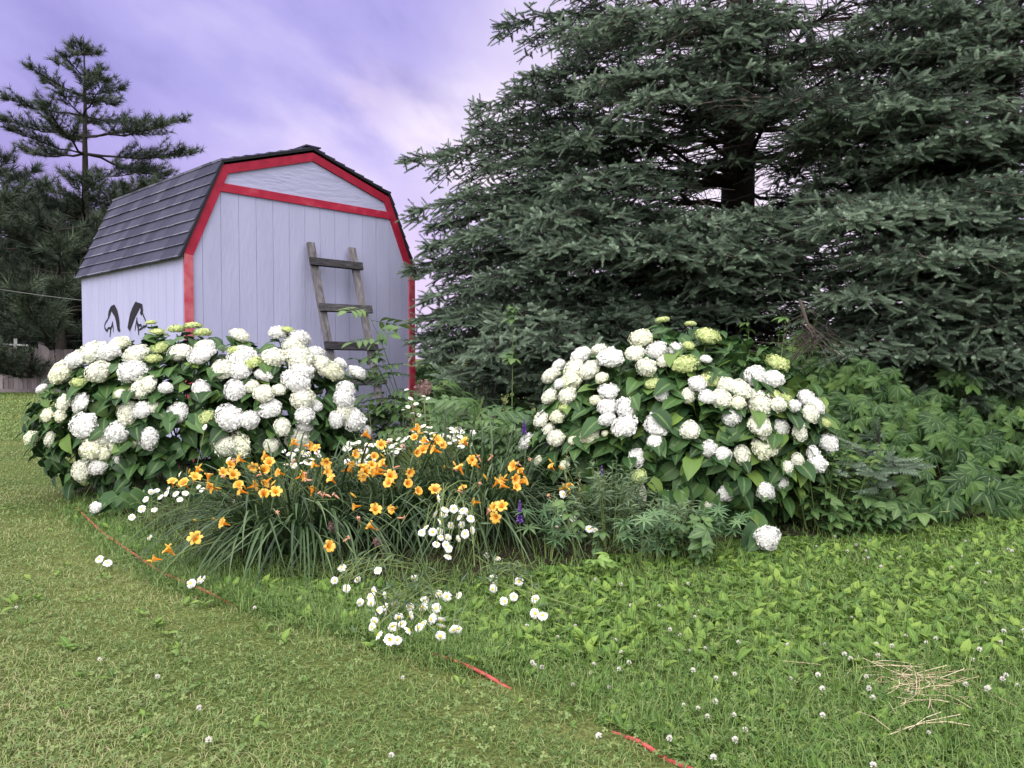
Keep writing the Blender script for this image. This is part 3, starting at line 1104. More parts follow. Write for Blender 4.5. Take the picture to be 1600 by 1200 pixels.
spruce('tall spruce at the right edge of the photo with pale tipped low boughs',
       (6.75, 10.6, 0), 14.0, 4.3, 0.26, 33,
       [(1300, 345, 7.0), (1350, 340, 6.9), (1420, 410, 6.6), (1510, 405, 6.5), (1590, 400, 6.6), (1390, 165, 7.4), (1500, 205, 7.2),
        (1570, 85, 7.5), (1560, 310, 7.0), (1330, 465, 7.0), (1440, 495, 6.9), (1570, 510, 6.9), (1200, 160, 8.0), (1285, 180, 7.6),
        (1425, 235, 7.6), (1240, 215, 8.2), (1335, 550, 7.0), (1640, 450, 6.7), (1500, 555, 7.0), (1590, 555, 6.9), (1420, 565, 7.2), (1640, 590, 6.9), (1540, 595, 7.2), (1660, 200, 7.4), (1500, 345, 6.9), (1450, 60, 8),
        (1350, 30, 8.4), (1250, 80, 8.8), (1560, 25, 8.0), (1510, 95, 8.0), (1480, 20, 8.4), (1330, 250, 8.2), (1270, 285, 8.4), (1400, 300, 7.8)],
       [(960, 1190, 130, 320)])


# ------------------------------------------------------------------ pines far left
def pine(label, base, height, rad, trunk_r, seed, low=1.0, shape=0.8, dens=1.0, tuft=0.30, keep=None, rise=0.25, k=1.45, slope=None):
    global rng
    height = CAMZ + (height - CAMZ) * k
    base = np.array(base) * k
    rad, trunk_r, tuft = rad * k, trunk_r * k, tuft * k
    KS = k
    keep_rng, rng = rng, np.random.default_rng(seed)
    base = np.array(base, float)
    root = thing('pine_tree', label, 'tree', base)
    wood, nd = Acc(), Acc()
    bp, br, tw = [], [], []
    lists = [[], [], [], []]
    z = low
    K = 7
    t = np.linspace(0, 1, K)
    while z < height - 0.15:
        f = z / height
        Lr = rad * (1 - f) ** shape + 0.25 * KS
        if slope:
            Lr = min(rad, slope * (height - z) + 0.02)
        nb = rng.integers(4, 7)
        off = rng.random() * 6.28
        for k in range(nb):
            an = off + k * 6.283 / nb + rng.normal() * 0.3
            ln = Lr * (0.55 + 0.6 * rng.random())
            if keep is not None and keep(f, math.cos(an)) < rng.random():
                continue
            s = np.array([base[0], base[1], z])
            e = s + np.array([math.cos(an) * ln, math.sin(an) * ln, (rise + 1.2 * max(0, f - 0.78)) * ln + rng.normal() * 0.1 * ln])
            path = s[None] + (e - s)[None] * t[:, None]
            path[:, 2] += 0.12 * ln * (t ** 3 - t)
            path[1:-1] += rng.normal(size=(K - 2, 3)) * 0.03 * ln * 0.4
            bp.append(path)
            br.append((0.012 + 0.010 * ln) * (1 - 0.85 * t) + 0.004)
            ns = max(4, int(ln / (0.22 * KS) * dens))
            for i in range(ns):
                u = 0.30 + 0.70 * (i + rng.random()) / ns
                p0 = np.array([np.interp(u, t, path[:, j]) for j in range(3)])
                td = unit(path[-1] - path[0])
                pr = unit(np.cross(td, [0, 0, 1.0])) * (1 if i % 2 else -1)
                d = unit(td * 0.8 + pr * 0.7 + np.array([0, 0, 0.28]) + rng.normal(size=3) * 0.2)
                l2 = min(0.9 * KS, 0.30 * ln * (1.25 - u) + 0.2 * KS) * (0.6 + 0.6 * rng.random())
                q_ = p0[None] + d[None] * (np.array([0, .5, 1.0]) * l2)[:, None]
                q_[2, 2] += 0.10 * l2
                tw.append(q_)
                m = max(2, int(l2 / (0.13 * KS)))
                w_ = (np.arange(m) + 1) / m
                c = p0[None] + (q_[2] - p0)[None] * w_[:, None]
                dd = d[None] + rng.normal(size=(m, 3)) * 0.35 + np.array([0, 0, 0.3])
                lists[rng.integers(4)].append((c, dd, tuft * (0.7 + 0.5 * rng.random(m)), np.clip(0.35 + 0.35 * w_ + rng.normal(size=m) * 0.2, 0, 1)))
            m = 5
            dd = unit(path[-1] - path[-2])[None] + rng.normal(size=(m, 3)) * 0.3 + np.array([0, 0, 0.35])
            lists[rng.integers(4)].append((np.repeat(path[-1:], m, 0), dd, tuft * (0.8 + 0.5 * rng.random(m)), np.full(m, 0.7)))
        z += KS * (0.42 + 0.25 * rng.random())
    m = 6
    top = base + np.array([0, 0, height])
    lists[0].append((np.repeat(top[None], m, 0) - np.array([[0, 0, 0.12 * k] for k in range(m)]), np.array([0, 0, 1.0]) + rng.normal(size=(m, 3)) * 0.3, np.full(m, tuft * 0.8), np.full(m, 0.6)))
    tr = Acc()
    hh = np.linspace(-0.1, height, 12)
    wob = np.cumsum(rng.normal(size=(12, 2)) * 0.03, 0)
    wob -= wob[:1]
    tr.tubes(np.stack([base[0] + wob[:, 0] * 0.5, base[1] + wob[:, 1] * 0.5, hh], -1), np.maximum(0.012, trunk_r * (1 - 0.96 * hh / height)), 10)
    tr.tubes(np.array(bp), np.array(br), 5)
    tr.tubes(np.array(tw), np.array([0.010, 0.008, 0.005]), 3)
    tr.obj('trunk', M['bark'], root, True)
    for k in range(4):
        if lists[k]:
            c = np.concatenate([x[0] for x in lists[k]])
            d = unit(np.concatenate([x[1] for x in lists[k]]))
            nd.inst(TUFT[k], c, frames(d, rng.normal(size=d.shape)), np.concatenate([x[2] for x in lists[k]]), np.concatenate([x[3] for x in lists[k]]))
    nd.obj('crown', M['pine'], root)
    rng = keep_rng
    return root


def ground_at(px, d):
    return np.array([(px - 800) / F * d, d, 0.0])


def thin(f, c):
    # a tall open top, a bare stretch of trunk, then the full lower crown
    return 1.0 if f > 0.62 else (0.25 if f > 0.56 else 1.0)


pine('tall slender pine rising high above the others behind the shed', ground_at(137, 22), 10.35, 2.75, 0.2, 5, 1.2, 0.62, 2.2, 0.22, thin, 0.16, slope=0.90)
pine('broad low pine over the board fence at the left edge', ground_at(-30, 20.5), 6.2, 4.2, 0.2, 6, 0.6, 0.45, 1.2, 0.30)
pine('bushy full pine between the tall pine and the shed', ground_at(95, 19.5), 4.9, 3.2, 0.17, 8, 0.5, 0.40, 1.3, 0.30)
pine('dark pine whose wide limb shows just above the shed roof', ground_at(235, 24), 6.6, 2.9, 0.2, 9, 0.8, 0.35, 1.3, 0.30)
pine('shaded pine standing deepest behind the board fence', ground_at(30, 26.5), 6.0, 4.6, 0.2, 10, 0.3, 0.35, 1.6, 0.38)
pine('shaded pine half hidden by the corner of the shed', ground_at(150, 29), 6.3, 4.8, 0.2, 12, 0.3, 0.35, 1.6, 0.40)

# ------------------------------------------------------------------ fences, rail and wire far left
fd = 27.0
fen = thing('board_fence', 'weathered grey wooden board fence with uneven tops under the dark pines', 'fence', ground_at(20, fd))
ac = Acc()
x = ground_at(-260, fd)[0]
xe = ground_at(215, fd)[0]
while x < xe:
    w = 0.13 + 0.06 * rng.random()
    px = 800 + x / fd * F
    top = 1.62 + rng.normal() * 0.05
    if 15 < px < 45:
        top -= 0.22
    if px > 70:
        top -= 0.10
    tl = rng.normal() * 0.012
    ac.box((x + w / 2, fd + rng.normal() * 0.008, top / 2), np.array([w / 2 - 0.006, 0, 0]), (0, 0.011, 0), (tl, 0, top / 2), rng.random())
    x += w
ac.obj('boards', M['fence'], fen)
for zz_ in (0.4, 1.35):
    ac = Acc()
    ac.box(((ground_at(-260, fd)[0] + xe) / 2, fd + 0.055, zz_), ((xe - ground_at(-260, fd)[0]) / 2, 0, 0), (0, 0.03, 0), (0, 0, 0.045))
    ac.obj('rail', M['fence'], fen)
for px in (-180, -75, 64, 150):
    ac = Acc()
    p = ground_at(px, fd + 0.14)
    ac.box(p + np.array([0, 0, 0.88]), (0.05, 0, 0), (0, 0.05, 0), (0, 0, 0.90))
    ac.obj('post', M['fence'], fen)
ac = Acc()
ac.box(((ground_at(-260, fd)[0] + xe) / 2, fd - 0.10, 0.06), ((xe - ground_at(-260, fd)[0]) / 2, 0, 0), (0, 0.06, 0), (0, 0, 0.06))
tag(ac.obj('timber_edging', M['fence']), 'low timber lying along the foot of the board fence', 'timber')

wd = 28.6
wf = thing('wire_fence', 'rusty wire fence on thin posts rising behind the board fence', 'fence', ground_at(60, wd))
ac = Acc()
for z_ in (1.5, 1.85, 2.2, 2.45):
    xs_ = np.linspace(ground_at(-260, wd)[0], ground_at(260, wd)[0], 10)
    ac.tubes(np.stack([xs_, np.full(10, wd), z_ + 0.02 * rng.normal(size=10)], -1), 0.007, 4)
ac.obj('wires', M['wire'], wf)
for px in (-120, -60, 20, 77, 135, 200):
    ac = Acc()
    p = ground_at(px, wd)
    ac.tubes(np.array([p, p + [0, 0, 1.2], p + [0, 0, 2.55]]), 0.035, 4)
    ac.obj('post', M['bark'], wf)
pv = thing('pipe_rail', 'white pipe rail with one upright above the board fence', 'rail', ground_at(22, 27.8))
ac = Acc()
a_, b_ = P(-40, 536, 27.8), P(44, 540, 27.8)
ac.tubes(np.array([a_, (a_ + b_) / 2, b_]), 0.04, 6)
ac.obj('crossbar', M['pvc'], pv, True)
ac = Acc()
a_ = P(24, 529, 27.75)
ac.tubes(np.array([ground_at(24, 27.75), [a_[0], a_[1], a_[2] / 2], a_]), 0.06, 4)
ac.obj('upright', M['pvc'], pv)
ac = Acc()
a_, b_ = P(-160, 425, 17.5), P(330, 487, 17.5)
tt_ = np.linspace(0, 1, 12)
pth = a_[None] + (b_ - a_)[None] * tt_[:, None]
pth[:, 2] -= 0.12 * np.sin(tt_ * math.pi)
ac.tubes(pth, 0.006, 4)
tag(ac.obj('overhead_wire', M['wire']), 'thin pale wire strung in front of the dark pines', 'wire')


# ------------------------------------------------------------------ hydrangeas
def head_mesh(name, mat, seed, n=230, flat=0.78):
    """mophead of radius 0.5 on a short stalk, opening along +Z: many four-petalled florets"""
    r = np.random.default_rng(seed)
    ac = Acc()
    pet = leaf_tpl([0.12, 0.42, 0.50, 0.22], [0, 0.4, 0.75, 1.0], 0.15, 0.2)
    fl = merge([moved(pet, rotz(k * math.pi / 2)) for k in range(4)])
    i = np.arange(n)
    zc = 1 - (i + 0.5) / n * 1.62
    an = i * 2.39996
    rr = np.sqrt(np.maximum(0, 1 - zc * zc))
    nr = np.stack([rr * np.cos(an), rr * np.sin(an), zc], -1)
    az_ = np.arctan2(nr[:, 1], nr[:, 0])
    lump = 1 + (0.05 * np.sin(3 * az_ + seed) + 0.04 * np.sin(5 * az_ + 2 * seed + 3 * zc)) * rr + 0.05 * np.sin(7 * zc + 4 * az_) + r.normal(size=n) * 0.035
    pos = nr * np.array([0.5, 0.5, 0.5 * flat]) * lump[:, None]
    nn = unit(nr + r.normal(size=(n, 3)) * 0.34)
    R = frames(unit(np.cross(nn, r.normal(size=(n, 3)))), nn)
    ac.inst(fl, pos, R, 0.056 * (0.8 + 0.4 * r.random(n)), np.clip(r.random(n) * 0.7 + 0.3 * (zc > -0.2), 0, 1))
    # pale inner body, so that no hole shows through
    u, v = np.meshgrid(np.linspace(0, 2 * math.pi, 11), np.linspace(0.05, 2.3, 7), indexing='ij')
    V = np.stack([np.cos(u) * np.sin(v), np.sin(u) * np.sin(v), np.cos(v)], -1) * np.array([0.43, 0.43, 0.44 * flat])
    ix = np.arange(77).reshape(11, 7)
    q = np.stack([ix[:-1, :-1], ix[1:, :-1], ix[1:, 1:], ix[:-1, 1:]], -1)
    ac.add(V, None, q, 0.3)
    return ac.mesh(name, mat)


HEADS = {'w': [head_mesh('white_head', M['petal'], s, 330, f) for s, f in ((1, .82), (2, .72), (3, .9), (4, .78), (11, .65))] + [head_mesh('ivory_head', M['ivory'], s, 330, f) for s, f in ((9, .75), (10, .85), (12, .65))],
         'c': [head_mesh('cream_head', M['cream'], s, 310, f) for s, f in ((5, .85), (6, .75))],
         'l': [head_mesh('lime_head', M['lime'], s, 280, f) for s, f in ((7, .55), (8, .62))]}


def hydrangea(label, c, r, heads, seed, back, leafn, depth_bias=0.0):
    global rng
    keep_rng, rng = rng, np.random.default_rng(seed)
    c, r = np.array(c), np.array(r)
    root = thing('hydrangea_bush', label, 'hydrangea', (c[0], c[1], 0), 'hydrangea bushes beside the shed and the spruce')
    cam_o = np.array([0, 0, CAMZ])
    pts, dirs = [], []
    for (px, py, dia, *k) in heads:
        k = k[0] if k else 'w'
        v = ray(px, py)
        A = ((v / r) ** 2).sum()
        B = 2 * ((cam_o - c) / r * (v / r)).sum()
        C = (((cam_o - c) / r) ** 2).sum() - 1
        D = B * B - 4 * A * C
        t = (-B - math.sqrt(D)) / (2 * A) if D > 0 else -B / (2 * A)
        t += 0.10 * rng.random()
        t = min(t, (CAMZ - 0.13) / max(1e-3, -v[2]) if v[2] < 0 else t)
        p = cam_o + v * t
        nrm = unit((p - c) / r ** 2)
        ax = unit(nrm * 0.8 + np.array([0, -0.15, 0.75 if k == 'l' else 0.35]) + rng.normal(size=3) * 0.15)
        size = dia * 0.94 / F * t
        pool = HEADS[k]
        me = pool[rng.integers(len(pool))]
        x_ = unit(np.cross(ax, rng.normal(size=3)))
        R = np.stack([x_, np.cross(ax, x_), ax], -1)
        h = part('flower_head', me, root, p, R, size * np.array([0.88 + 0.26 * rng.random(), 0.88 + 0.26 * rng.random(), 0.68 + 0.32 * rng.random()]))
        if k == 'c':
            h['label'] = 'cream flower head'
        elif k == 'l':
            h['label'] = 'lime green young flower head'
        pts.append(p - ax * size * 0.3)
        dirs.append(ax)
    pts, dirs = np.array(pts), np.array(dirs)
    n = len(pts)
    st = Acc()
    b0 = np.stack([c[0] + rng.normal(size=n) * 0.22 * r[0] + (pts[:, 0] - c[0]) * 0.35, c[1] + rng.normal(size=n) * 0.15 + (pts[:, 1] - c[1]) * 0.3, np.zeros(n)], -1)
    tq = np.linspace(0, 1, 7)[None, :, None]
    mid = (b0 + pts) / 2 + np.array([0, 0, 0.25]) + (pts - dirs * 0.3 - (b0 + pts) / 2) * 0.3
    cv = (1 - tq) ** 2 * b0[:, None] + 2 * tq * (1 - tq) * mid[:, None] + tq ** 2 * pts[:, None]
    st.tubes(cv, 0.005, 5, rng.random(n))
    st.obj('stems', M['stem'], root, True)
    lf = Acc()
    # leaf pairs just under each head and along the stem
    P_, D_, N_, S_ = [], [], [], []
    for f in (0.96, 0.88, 0.78, 0.66, 0.52):
        base = (1 - f) ** 2 * b0 + 2 * f * (1 - f) * mid + f * f * pts
        for s in (0, 1):
            an = rng.random(n) * 6.28
            out = unit((base - c) / r) * 0.5 + np.stack([np.cos(an), np.sin(an), -0.1 - 0.3 * rng.random(n)], -1) * 0.9
            P_.append(base)
            D_.append(out)
            N_.append(np.array([0, -0.25, 1.0]) + unit((base - c) / r) * 0.7 + rng.normal(size=(n, 3)) * 0.25)
            S_.append(0.085 + 0.085 * rng.random(n) + (0.025 if f < 0.9 else -0.02))
    # the leafy skin of the bush
    m = leafn
    nr = rand_dir(m, 0.05)
    nr[:, 1] = np.where(rng.random(m) < 0.72, -np.abs(nr[:, 1]), nr[:, 1])
    sh = 0.62 + 0.34 * np.sqrt(rng.random(m))
    p = c + nr * r * sh[:, None]
    ok = (p[:, 2] > 0.06) & (p[:, 1] < back)
    p, nr, sh = p[ok], nr[ok], sh[ok]
    m = len(p)
    an = rng.random(m) * 6.28
    P_.append(p)
    D_.append(nr * 0.45 + np.stack([np.cos(an), np.sin(an), -0.45 - 0.3 * rng.random(m)], -1) * 0.9)
    N_.append(np.array([0, -0.2, 0.9]) + nr * 0.9 + rng.normal(size=(m, 3)) * 0.25)
    S_.append(0.085 + 0.085 * rng.random(m))
    p, d, nn, s = np.concatenate(P_), np.concatenate(D_), np.concatenate(N_), np.concatenate(S_)
    ok = (p[:, 1] < back) & (p[:, 2] > 0.03)
    p, d, nn, s = p[ok], d[ok], nn[ok], s[ok]
    a = np.clip(0.34 + rng.normal(size=len(p)) * 0.24 + 0.35 * (rng.random(len(p)) < 0.10), 0, 1)
    kk = rng.integers(3, size=len(p))
    for k in range(3):
        i = kk == k
        lf.inst(HEART[k], p[i], frames(d[i], nn[i]), s[i], a[i])
    lf.obj('foliage', M['hyd_leaf'], root, True)
    rng = keep_rng
    return root


LH = [(236, 504, 16, 'l'), (276, 514, 28, 'l'), (301, 509, 26, 'l'), (317, 520, 28, 'l'), (246, 518, 22, 'l'), (250, 543, 24, 'l'), (240, 560, 24, 'l'),
      (124, 596, 26, 'l'), (186, 538, 36, 'c'), (146, 551, 44), (120, 561, 40), (169, 551, 36), (213, 553, 40), (281, 550, 40), (315, 553, 44),
      (319, 540, 30), (96, 581, 44, 'c'), (154, 581, 44), (208, 580, 46), (65, 607, 20), (99, 630, 30), (126, 630, 36), (73, 649, 24, 'c'),
      (94, 650, 22, 'c'), (221, 607, 38), (232, 600, 30), (259, 606, 22), (315, 607, 32), (277, 645, 34), (199, 645, 40), (221, 641, 26),
      (240, 636, 24), (130, 664, 42), (142, 672, 26, 'c'), (49, 685, 28, 'c'), (77, 686, 26), (184, 675, 42), (161, 684, 40), (183, 694, 36),
      (141, 701, 34, 'c'), (161, 710, 22, 'c'), (210, 671, 14, 'c'), (208, 692, 16, 'c'), (232, 685, 36), (182, 719, 22), (127, 735, 36),
      (154, 727, 34), (149, 793, 20), (375, 524, 36), (367, 547, 24, 'l'), (379, 558, 44), (394, 566, 30, 'l'), (347, 578, 40), (427, 559, 44),
      (435, 521, 30), (469, 529, 36), (450, 515, 20, 'l'), (459, 542, 38), (469, 560, 40), (491, 551, 34), (502, 570, 36), (516, 579, 44, 'c'),
      (471, 579, 40), (463, 596, 44), (375, 579, 34), (412, 585, 28), (557, 583, 30), (532, 568, 20), (367, 609, 38), (394, 604, 24),
      (412, 615, 34), (435, 609, 24), (474, 624, 40), (493, 634, 24), (540, 609, 34), (538, 624, 36), (420, 637, 36), (358, 652, 44),
      (390, 656, 34), (441, 667, 30), (476, 649, 28), (476, 664, 28), (540, 645, 38), (553, 656, 36), (525, 656, 26), (352, 697, 34),
      (371, 697, 40, 'c'), (424, 696, 24), (465, 688, 34), (322, 651, 24, 'l'), (574, 675, 24), (187, 615, 20)]
RH = [(1035, 500, 24, 'l'), (1079, 506, 18, 'l'), (1106, 525, 38, 'l'), (1002, 529, 36, 'c'), (1076, 540, 22, 'l'), (908, 555, 34), (936, 546, 26),
      (954, 559, 42), (992, 552, 32), (1026, 547, 32), (1055, 545, 24), (1038, 564, 28), (1010, 574, 34), (1103, 561, 20), (1069, 568, 46, 'l'),
      (1108, 593, 32, 'l'), (1215, 567, 34, 'l'), (1181, 588, 40), (1208, 592, 34), (861, 587, 32), (873, 571, 24), (898, 578, 40), (921, 578, 34),
      (893, 595, 36, 'c'), (875, 599, 24), (940, 590, 22, 'c'), (1020, 598, 30, 'l'), (1033, 615, 24), (859, 619, 32), (887, 618, 30), (951, 611, 32),
      (931, 625, 20, 'c'), (950, 636, 32), (980, 637, 40), (881, 636, 20, 'l'), (907, 643, 20, 'l'), (872, 651, 28, 'c'), (845, 655, 26),
      (856, 672, 24), (868, 684, 32), (823, 690, 28), (949, 655, 26), (976, 665, 40), (1026, 664, 42), (1024, 690, 26), (922, 679, 32, 'c'),
      (895, 688, 16, 'c'), (945, 677, 12, 'c'), (1078, 672, 28), (1090, 599, 30), (1076, 618, 26), (1127, 623, 34), (1105, 620, 26),
      (1134, 601, 34), (1157, 608, 36), (1153, 629, 24, 'c'), (1143, 651, 30), (1186, 630, 46), (1209, 615, 24, 'l'), (1227, 622, 20, 'l'),
      (1216, 632, 26), (1241, 634, 22), (1261, 623, 34), (1278, 634, 26), (1267, 646, 32), (1187, 664, 40), (1195, 695, 46, 'c'), (1221, 668, 30),
      (1250, 674, 32), (1295, 692, 34), (1107, 701, 34), (1131, 711, 26), (1160, 711, 30), (1246, 719, 28), (1276, 725, 36), (1231, 730, 20),
      (1271, 709, 26), (1222, 756, 24), (1196, 768, 30), (1134, 771, 28), (1108, 789, 16), (1047, 785, 40), (995, 715, 28), (999, 744, 26, 'l'),
      (992, 774, 36), (1199, 840, 38), (1290, 660, 20, 'l'), (841, 720, 20, 'c'), (882, 727, 16, 'c')]
hydrangea('white hydrangea bush in front of the white shed wall, full of round blooms', (-2.78, 6.72, 0.62), (1.50, 0.82, 0.84), LH, 41, 7.75, 1250)
hydrangea('white hydrangea bush in front of the big spruce, one bloom near the grass', (1.22, 5.55, 0.60), (1.15, 0.80, 0.86), RH, 42, 6.6, 1200)


# ------------------------------------------------------------------ daylilies
def lily_meshes():
    out = []
    for seed, op in ((1, 1.0), (2, 0.85), (3, 1.15)):
        r = np.random.default_rng(seed)
        ac = Acc()
        for k in range(6):
            w = (0.22 if k % 2 else 0.15) * (0.95 + 0.1 * r.random())
            rz = [(0.03, -0.35), (0.06, 0.0), (0.14, 0.26), (0.27, 0.44), (0.42 * op, 0.50), (0.52 * op, 0.42)]
            ws = [0.02, 0.05, 0.12, w, w * 0.9, 0.02]
            V, B = [], []
            al = [1, 1, 0.75, 0.3, 0.05, 0]
            for (rr, z), ww, a_ in zip(rz, ws, al):
                V += [(-ww, rr, z - 0.01 + r.normal() * .012), (0, rr, z), (ww, rr, z - 0.01 + r.normal() * .012)]
                B += [a_] * 3
            q = []
            for i in range(5):
                j = 3 * i
                q += [[j, j + 1, j + 4, j + 3], [j + 1, j + 2, j + 5, j + 4]]
            V = np.array(V) @ rotz(k * math.pi / 3).T
            V[:, 2] += 0.012 * (k % 2)
            ac.add(V, None, q, r.random(), B)
        for k in range(5):
            an = k * 1.26
            p = np.array([[0, 0, 0], [.05 * math.cos(an), .05 * math.sin(an), .25], [.11 * math.cos(an), .11 * math.sin(an), .48]])
            ac.tubes(p, 0.010, 3, 1.0, 0.0)
        out.append(ac.mesh('daylily_flower', M['lily'], True))
    return out


LILY = lily_meshes()
ac = Acc()
tq = np.linspace(0, 1, 7)
ac.tubes(np.stack([0.04 * np.sin(tq * 2), 0 * tq, tq], -1), np.array([.03, .07, .10, .12, .11, .07, .01]), 6, 0.7)
BUD = ac.mesh('daylily_bud', M['bud'], True)
SPENT = []
for sd in (1, 2):
    r = np.random.default_rng(sd)
    ac = Acc()
    ac.tubes(np.stack([0.05 * np.sin(tq * 3), 0 * tq, tq * 0.7], -1), np.array([.04, .06, .09, .10, .08, .06, .03]), 6, r.random())
    for k in range(5):
        d = unit(np.array([math.cos(k * 1.3), math.sin(k * 1.3), 0.5]))
        tp = np.array([[0, 0, .6], [0, 0, .68], [0, 0, .7]]) + d[None] * np.array([[0], [.14], [.26]])
        tp[2, 2] -= 0.12
        ac.tubes(tp, np.array([.05, .06, .015]), 4, r.random())
    SPENT.append(ac.mesh('spent_flower', M['spent'], True))


def daylily(label, base, spread, nl, length, flowers, depth_of, seed, lean=(0, 0)):
    global rng
    keep_rng, rng = rng, np.random.default_rng(seed)
    base = np.array(base, float)
    root = thing('daylily_clump', label, 'daylily', base, 'orange daylily clumps in the flower bed')
    lf = Acc()
    an = rng.random(nl) * 6.283
    rb = np.sqrt(rng.random(nl)) * spread
    p0 = base + np.stack([np.cos(an) * rb, np.sin(an) * rb * 0.8, np.zeros(nl)], -1)
    a2 = an + rng.normal(size=nl) * 0.5
    out = np.stack([np.cos(a2) + lean[0], np.sin(a2) + lean[1], np.zeros(nl)], -1)
    ln = length * (0.6 + 0.55 * rng.random(nl))
    op = 0.12 + 0.80 * rng.random(nl) ** 0.9
    lat = np.stack([-out[:, 1], out[:, 0], np.zeros(nl)], -1) * (rng.normal(size=nl) * 0.22 * ln)[:, None]            # how far it lies over
    p1 = p0 + out * (ln * op * 0.42)[:, None] + np.array([0, 0, 1.0]) * (ln * (0.92 - 0.30 * op))[:, None]
    p2 = p0 + lat + out * (ln * op * 1.10)[:, None] + np.array([0, 0, 1.0]) * np.maximum(0.03, ln * (0.98 - 1.22 * op + 0.16 * rng.normal(size=nl)))[:, None]
    lf.strips(p0, p1, p2, 0.013 + 0.009 * rng.random(nl), 9, 0.45, np.clip(rng.normal(0.40, 0.30, nl), 0, 1), 0.02, 0.7)
    lf.obj('leaves', M['daylily_leaf'], root)
    st = Acc()
    bs, ms, es = [], [], []
    for (px, py, *k) in flowers:
        k = k[0] if k else 'f'
        d = depth_of(px, py) + rng.normal() * 0.05
        p = P(px, py, d)
        face = unit(np.array([rng.normal() * 0.85, -0.65 + rng.normal() * 0.45, 0.60 + rng.normal() * 0.4]))
        x_ = unit(np.cross(face, rng.normal(size=3)))
        R = np.stack([x_, np.cross(face, x_), face], -1)
        if k == 'f':
            part('flower', LILY[rng.integers(3)], root, p, R, 0.066 * (0.85 + 0.35 * rng.random()))
        elif k == 'b':
            part('flower_bud', BUD, root, p, R, 0.055)
        else:
            part('spent_flower', SPENT[rng.integers(2)], root, p, R, 0.06)
        e = p - face * 0.03
        b = base + np.array([rng.normal() * spread * .5 + (p[0] - base[0]) * .25, rng.normal() * spread * .4, 0])
        bs.append(b)
        es.append(e)
        ms.append((b + e) / 2 + np.array([0, 0, 0.22 * np.linalg.norm(e - b)]) + (e - b) * np.array([-.1, -.1, 0]))
        if k == 'f' and rng.random() < 0.55:
            part('flower_bud', BUD, root, p + rng.normal(size=3) * 0.02 + np.array([0, 0.01, 0.0]), R, 0.045)
    n = len(bs)
    bs, ms, es = map(np.array, (bs, ms, es))
    t = np.linspace(0, 1, 8)[None, :, None]
    cv = (1 - t) ** 2 * bs[:, None] + 2 * t * (1 - t) * ms[:, None] + t * t * es[:, None]
    st.tubes(cv, 0.0026, 4, rng.random(n))
    st.obj('stems', M['stem'], root)
    rng = keep_rng
    return root


FA = [(270, 757), (291, 759), (306, 739), (304, 750), (332, 761), (338, 764), (347, 741), (358, 729), (379, 720), (397, 728), (375, 763), (392, 761), (382, 769),
      (412, 774), (431, 772), (420, 714), (422, 726), (411, 737), (420, 750), (463, 694), (479, 696), (495, 705), (467, 746), (478, 748, 's'),
      (495, 727), (508, 739), (512, 720), (521, 752), (487, 770), (354, 819), (339, 814, 'b'), (306, 844), (268, 863), (247, 874),
      (510, 855), (536, 846, 's'), (437, 805, 's'), (307, 814, 'b'), (505, 778, 's'), (517, 777, 's'), (530, 779, 's'), (365, 722, 's'), (352, 750, 's'),
      (400, 745, 's'), (488, 750, 's'), (440, 740), (455, 728, 's'), (325, 748), (363, 745)]
FB = [(540, 735), (576, 682), (594, 697), (584, 715), (570, 737), (597, 735), (559, 791), (585, 799), (604, 694, 's'), (567, 735), (572, 742), (592, 740),
      (609, 745), (610, 757), (622, 741, 's'), (636, 756), (637, 737), (616, 795), (620, 809, 's'), (584, 825), (562, 817, 's'), (557, 778, 'b'),
      (552, 712), (545, 725), (601, 727), (580, 728), (625, 728, 's'), (573, 752, 's')]
FC = [(646, 671), (649, 686), (634, 700, 's'), (649, 707), (661, 707), (672, 702), (680, 691), (684, 705), (729, 694), (650, 769), (679, 769),
      (721, 736), (739, 720), (746, 728), (725, 767), (774, 757), (789, 750), (790, 760), (802, 748), (814, 754), (804, 763), (807, 731), (817, 740),
      (829, 720, 's'), (746, 785), (775, 795), (784, 795), (777, 807), (760, 805, 's'), (706, 732, 's'), (712, 767, 's'), (749, 762, 's'),
      (762, 720, 's'), (695, 733, 'b'), (761, 750, 'b'), (815, 728, 's'), (752, 722, 's'), (690, 697), (668, 690)]
FD = [(864, 732), (879, 735, 'b'), (886, 767), (861, 780, 's'), (890, 762)]


def dep(near, far, y0=860, y1=690):
    return lambda px, py: near + (far - near) * np.clip((y0 - py) / (y0 - y1), -0.2, 1.2)


daylily('orange daylily clump nearest the red cord, its dark leaves arching to the left', G(440, 885) + [0, 0.28, 0], 0.30, 640, 0.74, FA, dep(3.9, 4.7), 51, (-0.1, -0.1))
daylily('orange daylily clump in the middle, between the cord side clump and the upright one', G(590, 872) + [0, 0.38, 0], 0.26, 460, 0.70, FB, dep(4.0, 4.85), 52, (0.05, -0.1))
daylily('orange daylily clump with tall upright leaves behind the hanging daisies', G(735, 866) + [0, 0.42, 0], 0.32, 620, 0.78, FC, dep(4.05, 4.85), 53, (0.1, -0.05))
daylily('small daylily with few orange flowers beside the seed stalks', G(870, 838) + [0, 0.2, 0], 0.08, 110, 0.5, FD, dep(4.8, 5.0), 54)


